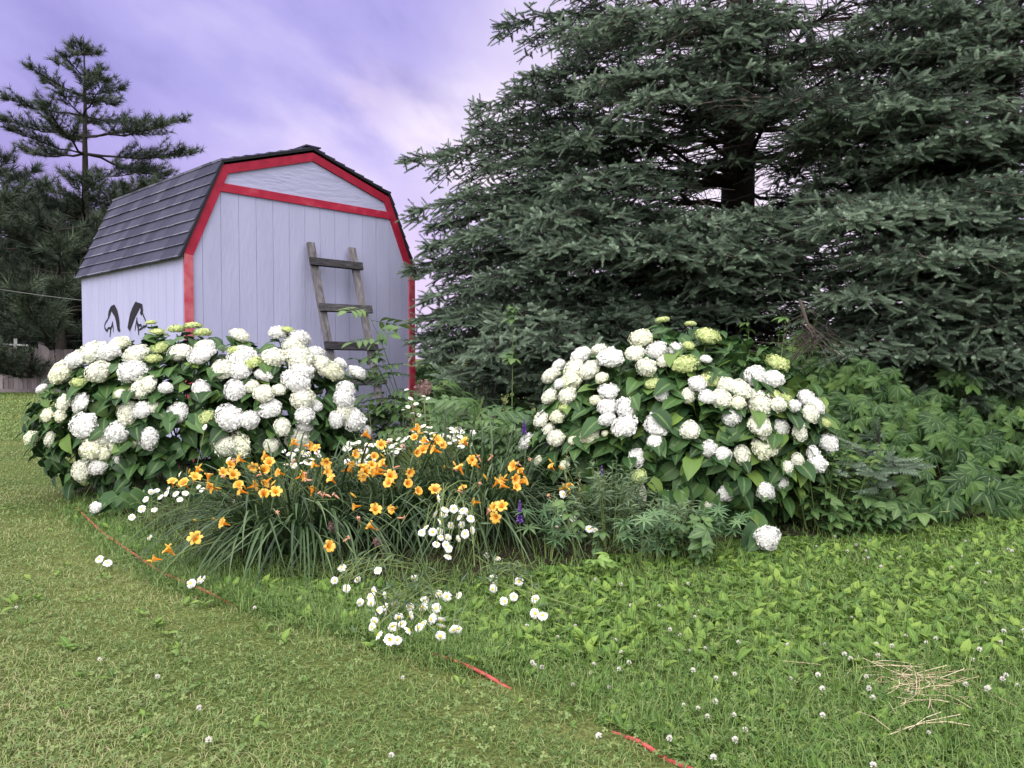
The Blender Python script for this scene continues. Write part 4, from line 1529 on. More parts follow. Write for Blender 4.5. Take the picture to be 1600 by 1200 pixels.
# ------------------------------------------------------------------ daisies
DAISY = []
for sd in range(3):
    r = np.random.default_rng(sd)
    ac = Acc()
    n = 15
    for k in range(n):
        pt = leaf_tpl([0.05, 0.085, 0.09, 0.05], [0.0, .4, .8, 1.0], 0.15, 0.18 + 0.15 * r.random())
        v = pt[0] * np.array([1, 0.38 * (0.9 + 0.2 * r.random()), 0.5]) + np.array([0, 0.12, 0])
        v[:, 2] += 0.02 * r.random()
        ac.add(v @ rotz(k * 6.283 / n + r.normal() * 0.06).T, None, pt[2], r.random())
    DAISY.append(ac.mesh('daisy_petals', M['daisy']))
ac = Acc()
u, v = np.meshgrid(np.linspace(0, 2 * math.pi, 11), np.linspace(0.02, 1.55, 4), indexing='ij')
ix = np.arange(44).reshape(11, 4)
ac.add(np.stack([np.cos(u) * np.sin(v) * .17, np.sin(u) * np.sin(v) * .17, np.cos(v) * .09 + 0.01], -1), None,
       np.stack([ix[:-1, :-1], ix[1:, :-1], ix[1:, 1:], ix[:-1, 1:]], -1), 0.5)
DISC = ac.mesh('flower_centre', M['disc'], True)


def daisies(label, base, flowers, depth_of, seed, face=(0, -0.8, 0.5), jit=0.35, size=0.043, spread=0.1, extra=10, sag=0.15, leaf=30):
    global rng
    keep_rng, rng = rng, np.random.default_rng(seed)
    base = np.array(base, float)
    root = thing('daisy_plant', label, 'daisy', base, 'white daisy plants in the flower bed')
    bs, ms, es = [], [], []
    for (px, py) in flowers:
        p = P(px, py, depth_of(px, py) + rng.normal() * 0.05)
        p[2] = max(p[2], 0.06)
        f = unit(np.array(face) + rng.normal(size=3) * jit)
        x_ = unit(np.cross(f, rng.normal(size=3)))
        R = np.stack([x_, np.cross(f, x_), f], -1)
        s = size * (0.85 + 0.3 * rng.random())
        o_ = part('flower', DAISY[rng.integers(3)], root, p, R, s)
        d_ = bpy.data.objects.new('flower_centre', DISC)
        COL.objects.link(d_)
        d_.parent = o_
        b = base + np.array([rng.normal() * spread, rng.normal() * spread, 0])
        e = p - f * 0.006
        bs.append(b)
        es.append(e)
        ms.append(b * 0.45 + e * 0.55 + np.array([0, 0, sag * (0.6 + np.linalg.norm(e - b))]) - f * 0.04)
    for _ in range(extra):
        i = rng.integers(len(es))
        bs.append(bs[i] + rng.normal(size=3) * [.05, .05, 0])
        es.append(es[i] + rng.normal(size=3) * 0.08)
        ms.append(ms[i] + rng.normal(size=3) * 0.05)
    bs, ms, es = map(np.array, (bs, ms, es))
    t = np.linspace(0, 1, 9)[None, :, None]
    cv = (1 - t) ** 2 * bs[:, None] + 2 * t * (1 - t) * ms[:, None] + t * t * es[:, None]
    st = Acc()
    st.tubes(cv, 0.0022, 4, 0.4 + 0.6 * rng.random(len(bs)))
    st.obj('stems', M['stem'], root)
    lf = Acc()
    k = rng.integers(9, size=(len(bs), 5))
    p = np.concatenate([cv[np.arange(len(bs)), k[:, j]] for j in range(5)])
    d = rand_dir(len(p), 0.5)
    lf.inst(NARROW, p, frames(d, rand_dir(len(p), 1)), 0.03 + 0.04 * rng.random(len(p)))
    lf.obj('leaves', M['herb'], root)
    rng = keep_rng
    return root


def gdep(px, py):
    return G(px, py)[1]


D1 = [(684, 779), (696, 795), (709, 795), (723, 797), (681, 804), (736, 810), (705, 821), (722, 820), (676, 831), (686, 830), (689, 839), (664, 824),
      (659, 832), (737, 829), (726, 834), (715, 842), (682, 850), (697, 851), (701, 857), (700, 869), (694, 803), (717, 808), (700, 840), (730, 800), (688, 815)]
D2 = [(583, 924), (579, 933), (603, 930), (562, 941), (580, 956), (591, 954), (601, 948), (617, 950), (623, 965), (603, 963), (585, 972), (614, 982),
      (591, 992), (609, 999), (621, 1005), (581, 984), (641, 952), (641, 968), (639, 987), (664, 938), (661, 950), (681, 950), (687, 935), (698, 938),
      (674, 967), (660, 976), (679, 980), (689, 969), (689, 982), (688, 997), (709, 984), (716, 930), (647, 911), (627, 975), (655, 985), (716, 988)]
D2b = [(523, 907), (541, 920), (534, 887), (590, 891), (558, 905)]
D3 = [(771, 907), (770, 921), (761, 872), (777, 881), (811, 915), (788, 944), (803, 940), (837, 940), (836, 961), (848, 971), (774, 914)]
r_ = np.random.default_rng(77)
D4 = [(600 + 140 * a, 690 - 18 * a + 30 * b - 45 * (0.5 - abs(a - 0.5))) for a, b in r_.random((84, 2))] + \
     [(635, 608), (642, 622), (650, 630), (668, 622), (630, 640), (655, 648), (638, 635), (662, 618), (645, 645)]
D4b = [(440 + 60 * a, 695 + 35 * b) for a, b in r_.random((22, 2))] + [(540 + 60 * a, 690 + 40 * b) for a, b in r_.random((36, 2))]
D5 = [(227, 780), (236, 769), (245, 766), (259, 771), (262, 764), (274, 771), (281, 780), (221, 795), (241, 796), (310, 759), (280, 741), (356, 717),
      (367, 782), (406, 763), (319, 667), (330, 762), (250, 776), (315, 765), (206, 808), (290, 770)]
D6 = [(155, 885), (168, 879), (233, 845), (313, 905), (298, 918)]
D7 = [(878, 805), (895, 809), (871, 825), (893, 829), (901, 834), (898, 826), (921, 826), (930, 828), (880, 772)]
daisies('white daisies hanging over the bare stems in front of the daylilies', G(720, 880) + [0, .15, 0], D1, dep(3.95, 4.1), 61, jit=0.5, sag=0.35)
daisies('flopped white daisies lying on the grass near the middle of the cord', G(650, 925) + [0, .1, 0], D2, lambda a, b: gdep(a, b) - 0.16, 62, jit=0.7, spread=0.16, sag=0.06, extra=22)
daisies('five scattered daisies below the cord side daylily leaves', G(560, 905), D2b, lambda a, b: gdep(a, b + 25), 63, jit=0.4, extra=16, spread=.15)
daisies('loose white daisies over the green leaves right of the flopped ones', G(800, 905), D3, lambda a, b: gdep(a, b) - 0.14, 64, jit=0.45, sag=0.12, extra=16)
daisies('dense flat topped daisies behind the upright daylily leaves', P(665, 560, 5.75) * [1, 1, 0], D4, dep(5.6, 5.9, 700, 610), 65, (0, -0.25, 1), 0.28, 0.040, 0.12, 40, 0.05)
daisies('white daisies mixed in at the back of the daylily flowers', P(520, 560, 5.5) * [1, 1, 0], D4b, dep(5.25, 5.5, 730, 690), 66, (0, -0.5, 0.8), 0.35, 0.040, 0.25, 30, 0.05)
daisies('white daisies nodding from the grass at the foot of the shed side hydrangea', P(290, 560, 5.5) * [1, 1, 0], D5, dep(4.9, 5.6, 800, 720), 67, (-.2, -0.6, 0.6), 0.4, 0.046, 0.2, 14, 0.05)
daisies('two white daisies leaning out over the red cord', G(270, 880) + [0, .2, 0], D6, lambda a, b: gdep(a, b + 12), 68, (-.3, -0.7, 0.4), 0.3, 0.046, 0.05, 6, 0.05)
daisies('small pale daisies below the orange flowers beside the seed stalks', P(890, 560, 4.9) * [1, 1, 0], D7, dep(4.55, 4.7, 830, 770), 69, jit=0.3, size=0.046, spread=0.06, extra=6)


# ------------------------------------------------------------------ other bed plants
def leafy(name, label, cat, base, tpl, mat, n_st, height, spread, per, lsize, seed, lean=(0, 0), group=None, curve=0.3, tilt=0.3, up=0.5, start=0.15):
    """stems rising from a base, with leaves along them"""
    global rng
    keep_rng, rng = rng, np.random.default_rng(seed)
    base = np.array(base, float)
    root = thing(name, label, cat, base, group)
    an = rng.random(n_st) * 6.283
    rb = spread * np.sqrt(rng.random(n_st))
    b = base + np.stack([np.cos(an) * rb * 0.4, np.sin(an) * rb * 0.3, np.zeros(n_st)], -1)
    h = height * (0.55 + 0.5 * rng.random(n_st))
    e = base + np.stack([np.cos(an) * rb + lean[0] * h, np.sin(an) * rb * 0.8 + lean[1] * h, h], -1)
    m = (b + e) / 2 + np.array([0, 0, 1]) * (h * curve)[:, None] * 0.5
    K = 9
    t = np.linspace(0, 1, K)[None, :, None]
    cv = (1 - t) ** 2 * b[:, None] + 2 * t * (1 - t) * m[:, None] + t * t * e[:, None]
    st = Acc()
    st.tubes(cv, np.linspace(0.006, 0.002, K) * min(1, height + 0.3), 4, rng.random(n_st))
    st.obj('stems', M['stem'], root)
    lf = Acc()
    u = start + (1 - start) * (np.arange(per)[None] + rng.random((n_st, per))) / per
    u = np.minimum(u, 1.0)
    tt = u[..., None]
    p = ((1 - tt) ** 2 * b[:, None] + 2 * tt * (1 - tt) * m[:, None] + tt * tt * e[:, None]).reshape(-1, 3)
    k = len(p)
    aa = rng.random(k) * 6.283
    d = np.stack([np.cos(aa), np.sin(aa) - 0.25, up * (rng.random(k) - 0.3)], -1)
    nn = np.array([0, -tilt, 1.0]) + rng.normal(size=(k, 3)) * 0.3
    lf.inst(tpl, p, frames(d, nn), lsize * (0.65 + 0.6 * rng.random(k)), np.clip(rng.normal(0.35, 0.2, k) + 0.3 * u.reshape(-1) ** 2, 0, 1))
    lf.obj('foliage', M[mat], root, True)
    rng = keep_rng
    return root


def gp(px, d):
    return ground_at(px, d)


SG = 'leafy plants filling the flower bed'
leafy('herb_plant', 'bushy grey green herb with fine leaves in front of the spruce side hydrangea', 'herb', gp(955, 4.75), NARROW, 'herb', 60, 0.54, 0.36, 22, 0.055, 71, curve=.5, up=1.2)
leafy('herb_plant', 'fine leaved herb low beside the hydrangea bloom by the grass', 'herb', gp(1040, 4.55), NARROW, 'herb', 40, 0.38, 0.26, 16, 0.055, 72, curve=.5, up=1.2)
leafy('lupin_plant', 'lupin with star shaped leaves just right of the daylily leaves', 'lupin', gp(855, 4.35), LUPL, 'lupin', 9, 0.34, 0.16, 3, 0.075, 73, start=.6)
leafy('lupin_plant', 'lupin with star shaped leaves below the lowest spruce side blooms', 'lupin', gp(1120, 4.55), LUPL, 'lupin', 9, 0.38, 0.16, 4, 0.070, 74, start=.5)
leafy('lupin_plant', 'lupin with star shaped leaves amid the grey green herb', 'lupin', gp(1000, 4.35), LUPL, 'lupin', 14, 0.33, 0.24, 3, 0.070, 75, start=.5)
leafy('maple_seedling', 'bright green maple like seedling at the front of the bed', 'seedling', gp(937, 4.1), PALM5, 'lime_leaf', 5, 0.18, 0.10, 3, 0.065, 76, start=.6, tilt=.6)
leafy('creeper_seedling', 'broad reddish tinged leaves low in front of the herb', 'seedling', gp(1085, 4.35), PALM3, 'sapling', 10, 0.36, 0.22, 4, 0.085, 77, start=.3, tilt=.6)
leafy('creeper_seedling', 'yellow green three part leaves amid the herb and lupins', 'seedling', gp(915, 4.4), PALM3, 'sapling', 7, 0.36, 0.16, 3, 0.06, 78, start=.4, tilt=.6)
leafy('wood_sapling', 'elder sapling with drooping leaflets between the two hydrangeas', 'sapling', gp(700, 6.3), PINN, 'sapling', 9, 0.85, 0.40, 5, 0.30, 79, start=.3)
leafy('wood_sapling', 'pale leaved sapling left of the spruce side hydrangea', 'sapling', gp(795, 6.1), PINN, 'sapling', 9, 0.85, 0.30, 5, 0.28, 80, start=.3)
leafy('wood_sapling', 'sapling right beside the shed side hydrangea blooms', 'sapling', gp(600, 6.7), PINN, 'sapling', 8, 0.85, 0.32, 5, 0.30, 81, start=.3)
leafy('wood_sapling', 'lone thin sapling sprig standing up in front of the low spruce boughs', 'sapling', gp(797, 7.0), PALM3, 'sapling', 2, 1.65, 0.05, 5, 0.11, 82, start=.9)
leafy('wood_sapling', 'dark shaded sapling deep between the hydrangeas', 'sapling', gp(740, 7.1), PINN, 'sapling', 12, 1.0, 0.5, 6, 0.32, 83, start=.2)
# the arching sapling that crosses the ladder
leafy('wood_sapling', 'arching sapling whose leafy twigs cross in front of the ladder', 'sapling', gp(650, 7.7), PINN, 'sapling', 4, 1.80, 0.14, 6, 0.28, 84, lean=(-0.36, 0), start=.45, curve=.5)
leafy('wood_sapling', 'shaded seedlings at the foot of the ladder', 'sapling', gp(612, 7.6), PINN, 'sapling', 10, 0.9, 0.4, 6, 0.3, 85, start=.2)

# lupin spikes, seed stalks, dried heads
def spike(name, label, cat, px, py0, py1, d, mat, r0, n, tpl, ls, seed, group=None, partname='flower_spike'):
    global rng
    keep_rng, rng = rng, np.random.default_rng(seed)
    top, bot = P(px, py0, d), P(px, py1, d)
    base = np.array([bot[0] + 0.02, d + 0.05, 0])
    root = thing(name, label, cat, base, group)
    st = Acc()
    st.tubes(np.array([base, (base + bot) / 2, bot, top]), np.array([.004, .0035, .003, .0012]), 5)
    st.obj('stem', M['stem'], root)
    fl = Acc()
    u = (np.arange(n) + rng.random(n)) / n
    an = np.arange(n) * 2.4
    p = bot[None] + (top - bot)[None] * u[:, None]
    d_ = np.stack([np.cos(an), np.sin(an), 0.25 + u * 0.8], -1)
    fl.inst(tpl, p, frames(d_, np.array([0, 0, 1.0]) + 0 * d_), ls * (1.1 - 0.75 * u))
    fl.obj(partname, M[mat], root)
    rng = keep_rng


PEA = merge([leaf_tpl([.1, .4, .45, .1], None, 0.9, 0.2), moved(leaf_tpl([.1, .35, .4, .1], None, 0.8, 0.5), rotx(0.7), .8)])
POD = leaf_tpl([.06, .16, .18, .14, .02], None, 0.7, -0.1)
spike('lupin_spike', 'single purple lupin spike standing in front of the daylily leaves', 'lupin', 812, 783, 818, 4.35, 'lupin_flower', .02, 70, PEA, 0.022, 91)
spike('lupin_spike', 'dark purple lupin spike half hidden at the edge of the spruce side hydrangea', 'lupin', 819, 655, 680, 5.4, 'lupin_flower', .02, 50, PEA, 0.022, 92)
spike('lupin_spike', 'tiny pale purple lupin tip above the grey green herb', 'lupin', 940, 728, 744, 4.9, 'lupin_flower', .015, 30, PEA, 0.018, 93)
for i, (px, y0, y1, d, lb) in enumerate(((905, 738, 800, 4.7, 'lupin seed stalk nearest the grey green herb'), (885, 700, 765, 5.0, 'tall lupin seed stalk under the spruce side blooms'),
                                         (866, 770, 830, 4.5, 'lupin seed stalk nearest the daylily leaves'))):
    spike('seed_stalk', lb + ', hung with hairy grey pods', 'seed stalk', px, y0, y1, d, 'pod', .02, 22, POD, 0.05, 95 + i, 'lupin seed stalks', 'seed_pods')
for i, (px, py, dia, d, lb) in enumerate(((662, 606, 28, 5.9, 'large brown dried allium globe at the back of the daisies'),
                                          (522, 822, 20, 4.3, 'dried purplish allium head in front of the dark daylily leaves'),
                                          (590, 846, 15, 4.2, 'smallest dried allium head, low between two daylily clumps'))):
    c = P(px, py, d)
    base = np.array([c[0], d + 0.1, 0])
    root = thing('dried_allium', lb, 'allium', base, 'dried allium heads')
    r = dia / F * d / 2
    ac = Acc()
    ac.tubes(np.array([base, (base + c) / 2 + [0.02, 0, 0], c]), 0.003, 5)
    ac.obj('stem', M['pod'], root)
    ac = Acc()
    n = 130
    dd = rand_dir(n)
    L_ = r * (0.8 + 0.3 * rng.random(n))
    ac.tubes(c[None, None] + dd[:, None] * (np.array([0, .5, 1.0])[None, :, None] * L_[:, None, None]), 0.0008, 3, rng.random(n))
    ac.inst(TREF, c + dd * L_[:, None], frames(rand_dir(n), dd), r * 0.14, rng.random(n))
    ac.obj('seed_head', M['allium'], root)


# ------------------------------------------------------------------ creeper thicket on the right
def creeper(label, pts_fn, n, seed, ls=0.12):
    global rng
    keep_rng, rng = rng, np.random.default_rng(seed)
    p, nrm = pts_fn(n)
    base = np.array([p[:, 0].mean(), p[:, 1].mean(), 0])
    root = thing('creeper_thicket', label, 'creeper', base, 'creeper thickets at the foot of the spruces')
    lf = Acc()
    m = len(p)
    d = np.stack([rng.normal(size=m) * 0.7, -0.35 + 0 * p[:, 0], -0.75 + 0.3 * rng.normal(size=m)], -1)
    nn = nrm + rng.normal(size=(m, 3)) * 0.3
    a = np.clip(rng.normal(0.33, 0.18, m) + 0.25 * (rng.random(m) < 0.15), 0, 1)
    s = ls * (0.6 + 0.7 * rng.random(m))
    half = rng.random(m) < 0.65
    lf.inst(PALM5, p[half], frames(d[half], nn[half]), s[half], a[half])
    lf.inst(PALM3, p[~half], frames(d[~half], nn[~half]), s[~half], a[~half])
    lf.obj('foliage', M['creeper'], root, True)
    st = Acc()
    k = max(10, m // 16)
    i = rng.integers(m, size=k)
    e = p[i]
    b = np.stack([e[:, 0] + rng.normal(size=k) * 0.3, e[:, 1] + 0.3 + 0.3 * rng.random(k), np.maximum(0, e[:, 2] - 0.6 - 0.5 * rng.random(k))], -1)
    mid = (b + e) / 2 + rng.normal(size=(k, 3)) * 0.1
    t = np.linspace(0, 1, 7)[None, :, None]
    st.tubes((1 - t) ** 2 * b[:, None] + 2 * t * (1 - t) * mid[:, None] + t * t * e[:, None], 0.003, 4, rng.random(k))
    st.obj('stems', M['stem'], root)
    rng = keep_rng


def mound(x0, x1, y0, y1, zmax, pw=0.7):
    def f(n):
        x = x0 + (x1 - x0) * rng.random(n)
        v = rng.random(n)
        # front line follows the grass edge, which recedes to the right
        fy = y0 + 0.12 * np.sin(x * 3.1) + 0.10 * (x - x0)
        y = fy + (y1 - fy) * v
        lump = 0.75 + 0.25 * np.sin(x * 4.0 + 1.3 * np.sin(y * 3)) * np.sin(y * 3.5 + x)
        z = 0.06 + zmax * v ** pw * lump * np.sqrt(rng.random(n) * 0.55 + 0.45)
        nrm = np.stack([0.2 * rng.normal(size=n), -0.95 + 0 * x, 0.40 + 0 * x], -1)
        return np.stack([x, y, z], -1), unit(nrm)
    return f


creeper('leafy creeper mound right of the spruce side hydrangea, spilling to the grass', mound(2.1, 3.4, 5.15, 8.2, 1.60, 0.5), 1100, 101)
creeper('creeper mound at the right edge of the photo under the pale tipped boughs', mound(3.3, 6.6, 5.6, 8.4, 1.50, 0.5), 1800, 102)
creeper('dark creeper climbing under the boughs behind the spruce side hydrangea', mound(0.9, 3.4, 6.9, 8.6, 1.75, 0.5), 700, 103, 0.13)
creeper('dense dark creeper filling the shade between hydrangeas and spruce trunk', mound(-1.0, 2.2, 7.7, 9.2, 0.75, 0.5), 380, 104, 0.10)
leafy('creeper_seedling', 'mid green seedling with three part leaves at the grass edge on the right', 'seedling', gp(1395, 5.1), PALM3, 'sapling', 12, 0.26, 0.28, 4, 0.11, 105, start=.2)
leafy('creeper_seedling', 'dull green seedling at the grass edge right of the lowest bloom', 'seedling', gp(1310, 5.0), PALM3, 'sapling', 14, 0.30, 0.34, 5, 0.10, 106, start=.1)
leafy('wood_sapling', 'twiggy dark undergrowth shrub right of the lowest hydrangea bloom', 'shrub', gp(1290, 5.2), OVAL, 'creeper', 40, 0.62, 0.42, 14, 0.07, 107, curve=.5)
leafy('wood_sapling', 'bright leaved creeper shoots above the back of the spruce side hydrangea', 'shrub', gp(1190, 7.2), PALM5, 'sapling', 10, 1.6, 0.5, 4, 0.11, 108, start=.7)

creeper('dark distant thicket in the gap between the shed corner and the spruce', mound(-2.6, 0.6, 12.4, 13.8, 1.35, 0.3), 700, 111, 0.14)
creeper('dark hedge like thicket far behind the spruce trunks', mound(0.6, 9.5, 13.0, 14.2, 2.25, 0.3), 1700, 112, 0.15)

# young spruce poking out of the thicket
root = thing('young_spruce', 'low young spruce with blue green shoots poking from the creeper', 'spruce', gp(1375, 5.75))
nd, wd_ = Acc(), Acc()
for (ex, ey, ed) in ((1405, 742, 4.95), (1400, 728, 5.0), (1365, 750, 4.9), (1330, 735, 5.1), (1370, 775, 4.95), (1345, 705, 5.2), (1440, 735, 5.2), (1385, 720, 5.1), (1300, 745, 5.1)):
    b = np.array([(1375 - 800) / F * 5.75, 5.75, 0.35])
    e = P(ex, ey, ed)
    wd_.tubes(np.array([b, (b + e) / 2 + [0, 0, .05], e]), np.array([.012, .008, .004]), 5)
    m = 15
    u = 0.35 + 0.65 * rng.random(m)
    c = b[None] + (e - b)[None] * u[:, None] + np.array([0, 0, 0.03])
    dr = unit(e - b)
    sd_ = unit(np.cross(dr, [0, 0, 1]))
    dd = dr[None] + sd_[None] * (np.where(np.arange(m) % 2, 1, -1) * (0.4 + 0.6 * rng.random(m)))[:, None] + np.array([0, 0, 0.05]) + rng.normal(size=(m, 3)) * 0.15
    nd.inst(SHOOT[1], c, frames(unit(dd), rng.normal(size=dd.shape)), np.stack([np.full(m, .15), .12 + .08 * rng.random(m), np.full(m, .15)], -1), np.clip(0.45 + 0.35 * u + rng.normal(size=m) * .1, 0, 1))
b = gp(1375, 5.75)
wd_.tubes(np.array([b, b + [0, 0, .4], b + [0, 0, .75]]), np.array([.02, .015, .005]), 6)
nd.inst(SHOOT[2], np.repeat((b + [0, 0, .6])[None], 8, 0), frames(rand_dir(8, 1.0), rand_dir(8)), .16, .6)
wd_.obj('branches', M['bark'], root)
nd.obj('crown', M['spruce'], root)

# dead brush hanging under the right spruce
root = thing('dead_branch', 'bare dead branch with tangled grey twigs hanging over the creeper', 'branch', P(1290, 520, 6.3))
ac = Acc()
b = P(1250, 470, 6.9)
paths = []
for _ in range(60):
    e = P(1270 + rng.normal() * 38, 548 + rng.normal() * 20, 6.35 + rng.normal() * 0.15)
    s = P(1265 + rng.normal() * 12, 520 + rng.normal() * 14, 6.5)
    paths.append(np.array([s, (s + e) / 2 + rng.normal(size=3) * 0.06, e]))
ac.tubes(np.array(paths), np.array([.004, .003, .0015]), 3, rng.random(60))
ac.tubes(np.array([b, P(1260, 500, 6.6), P(1275, 545, 6.4)]), np.array([.015, .012, .006]), 5)
ac.obj('twigs', M['twig'], root)

# ------------------------------------------------------------------ red cord
ac = Acc()
cd = []
for i in range(len(CORDW) - 1):
    for t in np.linspace(0, 1, 6, endpoint=False):
        cd.append(CORDW[i] * (1 - t) + CORDW[i + 1] * t)
cd = np.array(cd)
for _ in range(3):
    cd[1:-1] = (cd[:-2] + cd[1:-1] * 2 + cd[2:]) / 4
cd[:, 2] = np.where(np.arange(len(cd)) < 34, 0.030, np.where(np.arange(len(cd)) < 68, 0.020, 0.006)) + 0.006 * np.sin(np.arange(len(cd)) * 0.6)
hid = np.zeros(len(cd))
px_, py_ = to_px(cd)
cd[:, 2] = np.where(((px_ > 352) & (px_ < 632)) | ((px_ > 785) & (px_ < 965)), -0.012, cd[:, 2])
for _ in range(4):
    cd[1:-1, 2] = (cd[:-2, 2] + cd[1:-1, 2] * 2 + cd[2:, 2]) / 4
ac.tubes(cd, 0.0070, 8)
tag(ac.obj('garden_rope', M['hose'], smooth_=True), 'faded red garden rope lying in the grass along the flower bed edge', 'cord')
CORDLINE = cd

# ------------------------------------------------------------------ straw
c = G(1430, 1078)
root_s = Acc()
n = 62
pp = []
for i in range(n):
    big = rng.random() < 0.6
    m = c + np.array([rng.normal() * 0.06 + .02, rng.normal() * 0.09, 0]) if big else c + np.array([rng.normal() * 0.14 - 0.06, rng.normal() * 0.10 - 0.03, 0])
    an = rng.normal() * 0.7 + (0.1 if i % 3 else 1.2)
    l = (0.04 + 0.10 * rng.random()) * (1.3 if i % 5 == 0 else 0.9)
    z = 0.020 + 0.028 * rng.random()
    dv = np.array([math.cos(an), math.sin(an), rng.normal() * 0.12])
    mid = m + np.array([0, 0, z])
    bow = rng.normal(size=3) * np.array([.012, .012, .006])
    tq_ = np.linspace(-1, 1, 6)[:, None]
    pp.append(mid + dv * l * tq_ + bow * (1 - tq_ ** 2))
pp = np.array(pp)
pp[..., 2] = np.maximum(pp[..., 2], 0.018)
root_s.tubes(pp, 0.0011, 4, rng.random(n))
tag(root_s.obj('straw_tangle', M['straw']), 'loose tangle of dry tan straw lying on the weedy grass', 'straw')
ac = Acc()
pp = []
for (x0, y0, x1, y1) in ((1388, 1168, 1500, 1140), (1400, 1160, 1490, 1152), (1340, 1130, 1390, 1165), (1420, 1160, 1470, 1136), (1440, 1150, 1515, 1158)):
    a_, b_ = G(x0, y0) + [0, 0, .04], G(x1, y1) + [0, 0, .05]
    pp.append(np.array([a_, (a_ + b_) / 2 + [0, 0, .01], b_]))
ac.tubes(np.array(pp), 0.0011, 4, rng.random(len(pp)))
tag(ac.obj('straw_tangle', M['straw']), 'few separate straw stalks nearest the bottom of the photo', 'straw')


# ------------------------------------------------------------------ lawn, weeds
def scatter(n, d0, d1, pw=0.5, half=0.86):
    """more blades near the viewpoint's part of the lawn than far away"""
    d = (d0 ** pw + (d1 ** pw - d0 ** pw) * rng.random(n)) ** (1 / pw)
    x = (rng.random(n) * 2 - 1) * (half * d + 0.6)
    return np.stack([x, d, np.zeros(n)], -1)


def patch(x, y, s=1.0):
    return (np.sin(x * 2.3 * s + 1.7 * np.sin(y * 1.9 * s)) + np.sin(y * 3.1 * s + 2.1 * np.sin(x * 1.3 * s + 2))) * 0.25 + 0.5


SHEDPOLY = [tuple(shed_pt(u, v, 0)[:2]) for u, v in ((0, 0), (SW, 0), (SW, SL), (0, SL))]


def blades(ac, p, hgt, wid, lean, a):
    n = len(p)
    an = rng.random(n) * 6.283
    o_ = np.stack([np.cos(an), np.sin(an), np.zeros(n)], -1)
    l = lean * (0.3 + rng.random(n))
    p1 = p + o_ * (hgt * l * 0.35)[:, None] + np.array([0, 0, 1.0]) * (hgt * 0.65)[:, None]
    p2 = p + o_ * (hgt * l)[:, None] + np.array([0, 0, 1.0]) * (hgt * np.maximum(0.25, 1 - 0.55 * l))[:, None]
    ac.strips(p, p1, p2, wid, 4, 0, a, 0.02, 0.7)


gr = Acc()
# short mown lawn
p = scatter(330000, 1.3, 11.5, 0.35)
inb = inside(CORDPOLY, p[:, 0], p[:, 1])
p = p[~inb]
n = len(p)
pt = patch(p[:, 0], p[:, 1], 1.2)
far = np.maximum(1, p[:, 1] / 3.2)
fine = patch(p[:, 0] + 5, p[:, 1] * 1.3, 5.5)
sel = rng.random(n) < np.clip(0.35 + 1.5 * fine, 0.3, 1)
p, pt, far, fine = p[sel], pt[sel], far[sel], fine[sel]
n = len(p)
blades(gr, p, (0.014 + 0.022 * rng.random(n)) * (0.65 + 0.4 * pt + 0.5 * fine), 0.0030 * far ** 0.8, 1.3,
       np.clip(rng.normal(0.45, 0.28, n) + 0.45 * (pt - 0.5) + 0.35 * (rng.random(n) < 0.10), 0, 1))
# far lawn
p = scatter(90000, 11, 34, 0.7, 0.75)
p = p[(p[:, 0] < -1) & ~inside(BEDPOLY, p[:, 0], p[:, 1]) & ~inside(SHEDPOLY, p[:, 0], p[:, 1]) & (p[:, 1] < 27 - 0.3 * rng.random(len(p)))]
n = len(p)
blades(gr, p, 0.030 + 0.03 * rng.random(n), 0.012 + 0.0007 * p[:, 1], 1.0, np.clip(rng.normal(0.42, 0.2, n), 0, 1))
# rougher, longer grass on the bed side of the cord and at the foot of things
p = scatter(220000, 1.4, 7.5, 0.4)
inb = inside(CORDPOLY, p[:, 0], p[:, 1]) & ~inside(BEDPOLY, p[:, 0], p[:, 1])
p = p[inb]
n = len(p)
blades(gr, p, (0.03 + 0.075 * rng.random(n) ** 1.3), 0.0032 * np.maximum(1, p[:, 1] / 3.2), 0.9, np.clip(rng.normal(0.25, 0.2, n), 0, 1))
k = rng.random(26000)
i = rng.integers(len(CORDLINE) - 30, size=26000)
p = CORDLINE[i] + np.stack([rng.normal(size=26000) * 0.10, np.abs(rng.normal(size=26000)) * 0.16 + 0.015, 0 * k], -1)
p[:, 2] = 0
blades(gr, p, 0.03 + 0.07 * rng.random(26000), 0.004 + 0 * k, 0.9, np.clip(rng.normal(0.25, 0.2, 26000), 0, 1))
# inside the bed front
p = scatter(120000, 3.1, 6.6, 0.5)
p = p[inside(BEDPOLY, p[:, 0], p[:, 1]) & (rng.random(len(p)) < np.where((p[:, 0] < -0.9) | (p[:, 1] < 4.2), 0.9, 0.35))]
n = len(p)
blades(gr, p, 0.05 + 0.10 * rng.random(n), 0.0045 + 0 * p[:, 0], 0.9, np.clip(rng.normal(0.22, 0.2, n), 0, 1))
o = gr.obj('grass', M['grass'])
o['kind'] = 'stuff'

wc = Acc()
# clover and small round leaves through the lawn
p = scatter(60000, 1.3, 8.0, 0.35)
p = p[~inside(BEDPOLY, p[:, 0], p[:, 1])]
cl_ = patch(p[:, 0] + 3, p[:, 1], 1.7)
inb = inside(CORDPOLY, p[:, 0], p[:, 1])
p = p[(rng.random(len(p)) < np.where(inb, 0.45, 0.30 * np.clip(cl_ * 1.6, 0.25, 1)))]
n = len(p)
p[:, 2] = 0.018 + 0.022 * rng.random(n)
d = rand_dir(n)
d[:, 2] *= 0.3
wc.inst(TREF, p, frames(d, np.array([0, -.15, 1.0]) + rng.normal(size=(n, 3)) * 0.3), 0.007 + 0.006 * rng.random(n))
o = wc.obj('clover_leaves', M['clover'])
o['kind'] = 'stuff'

ww = Acc()
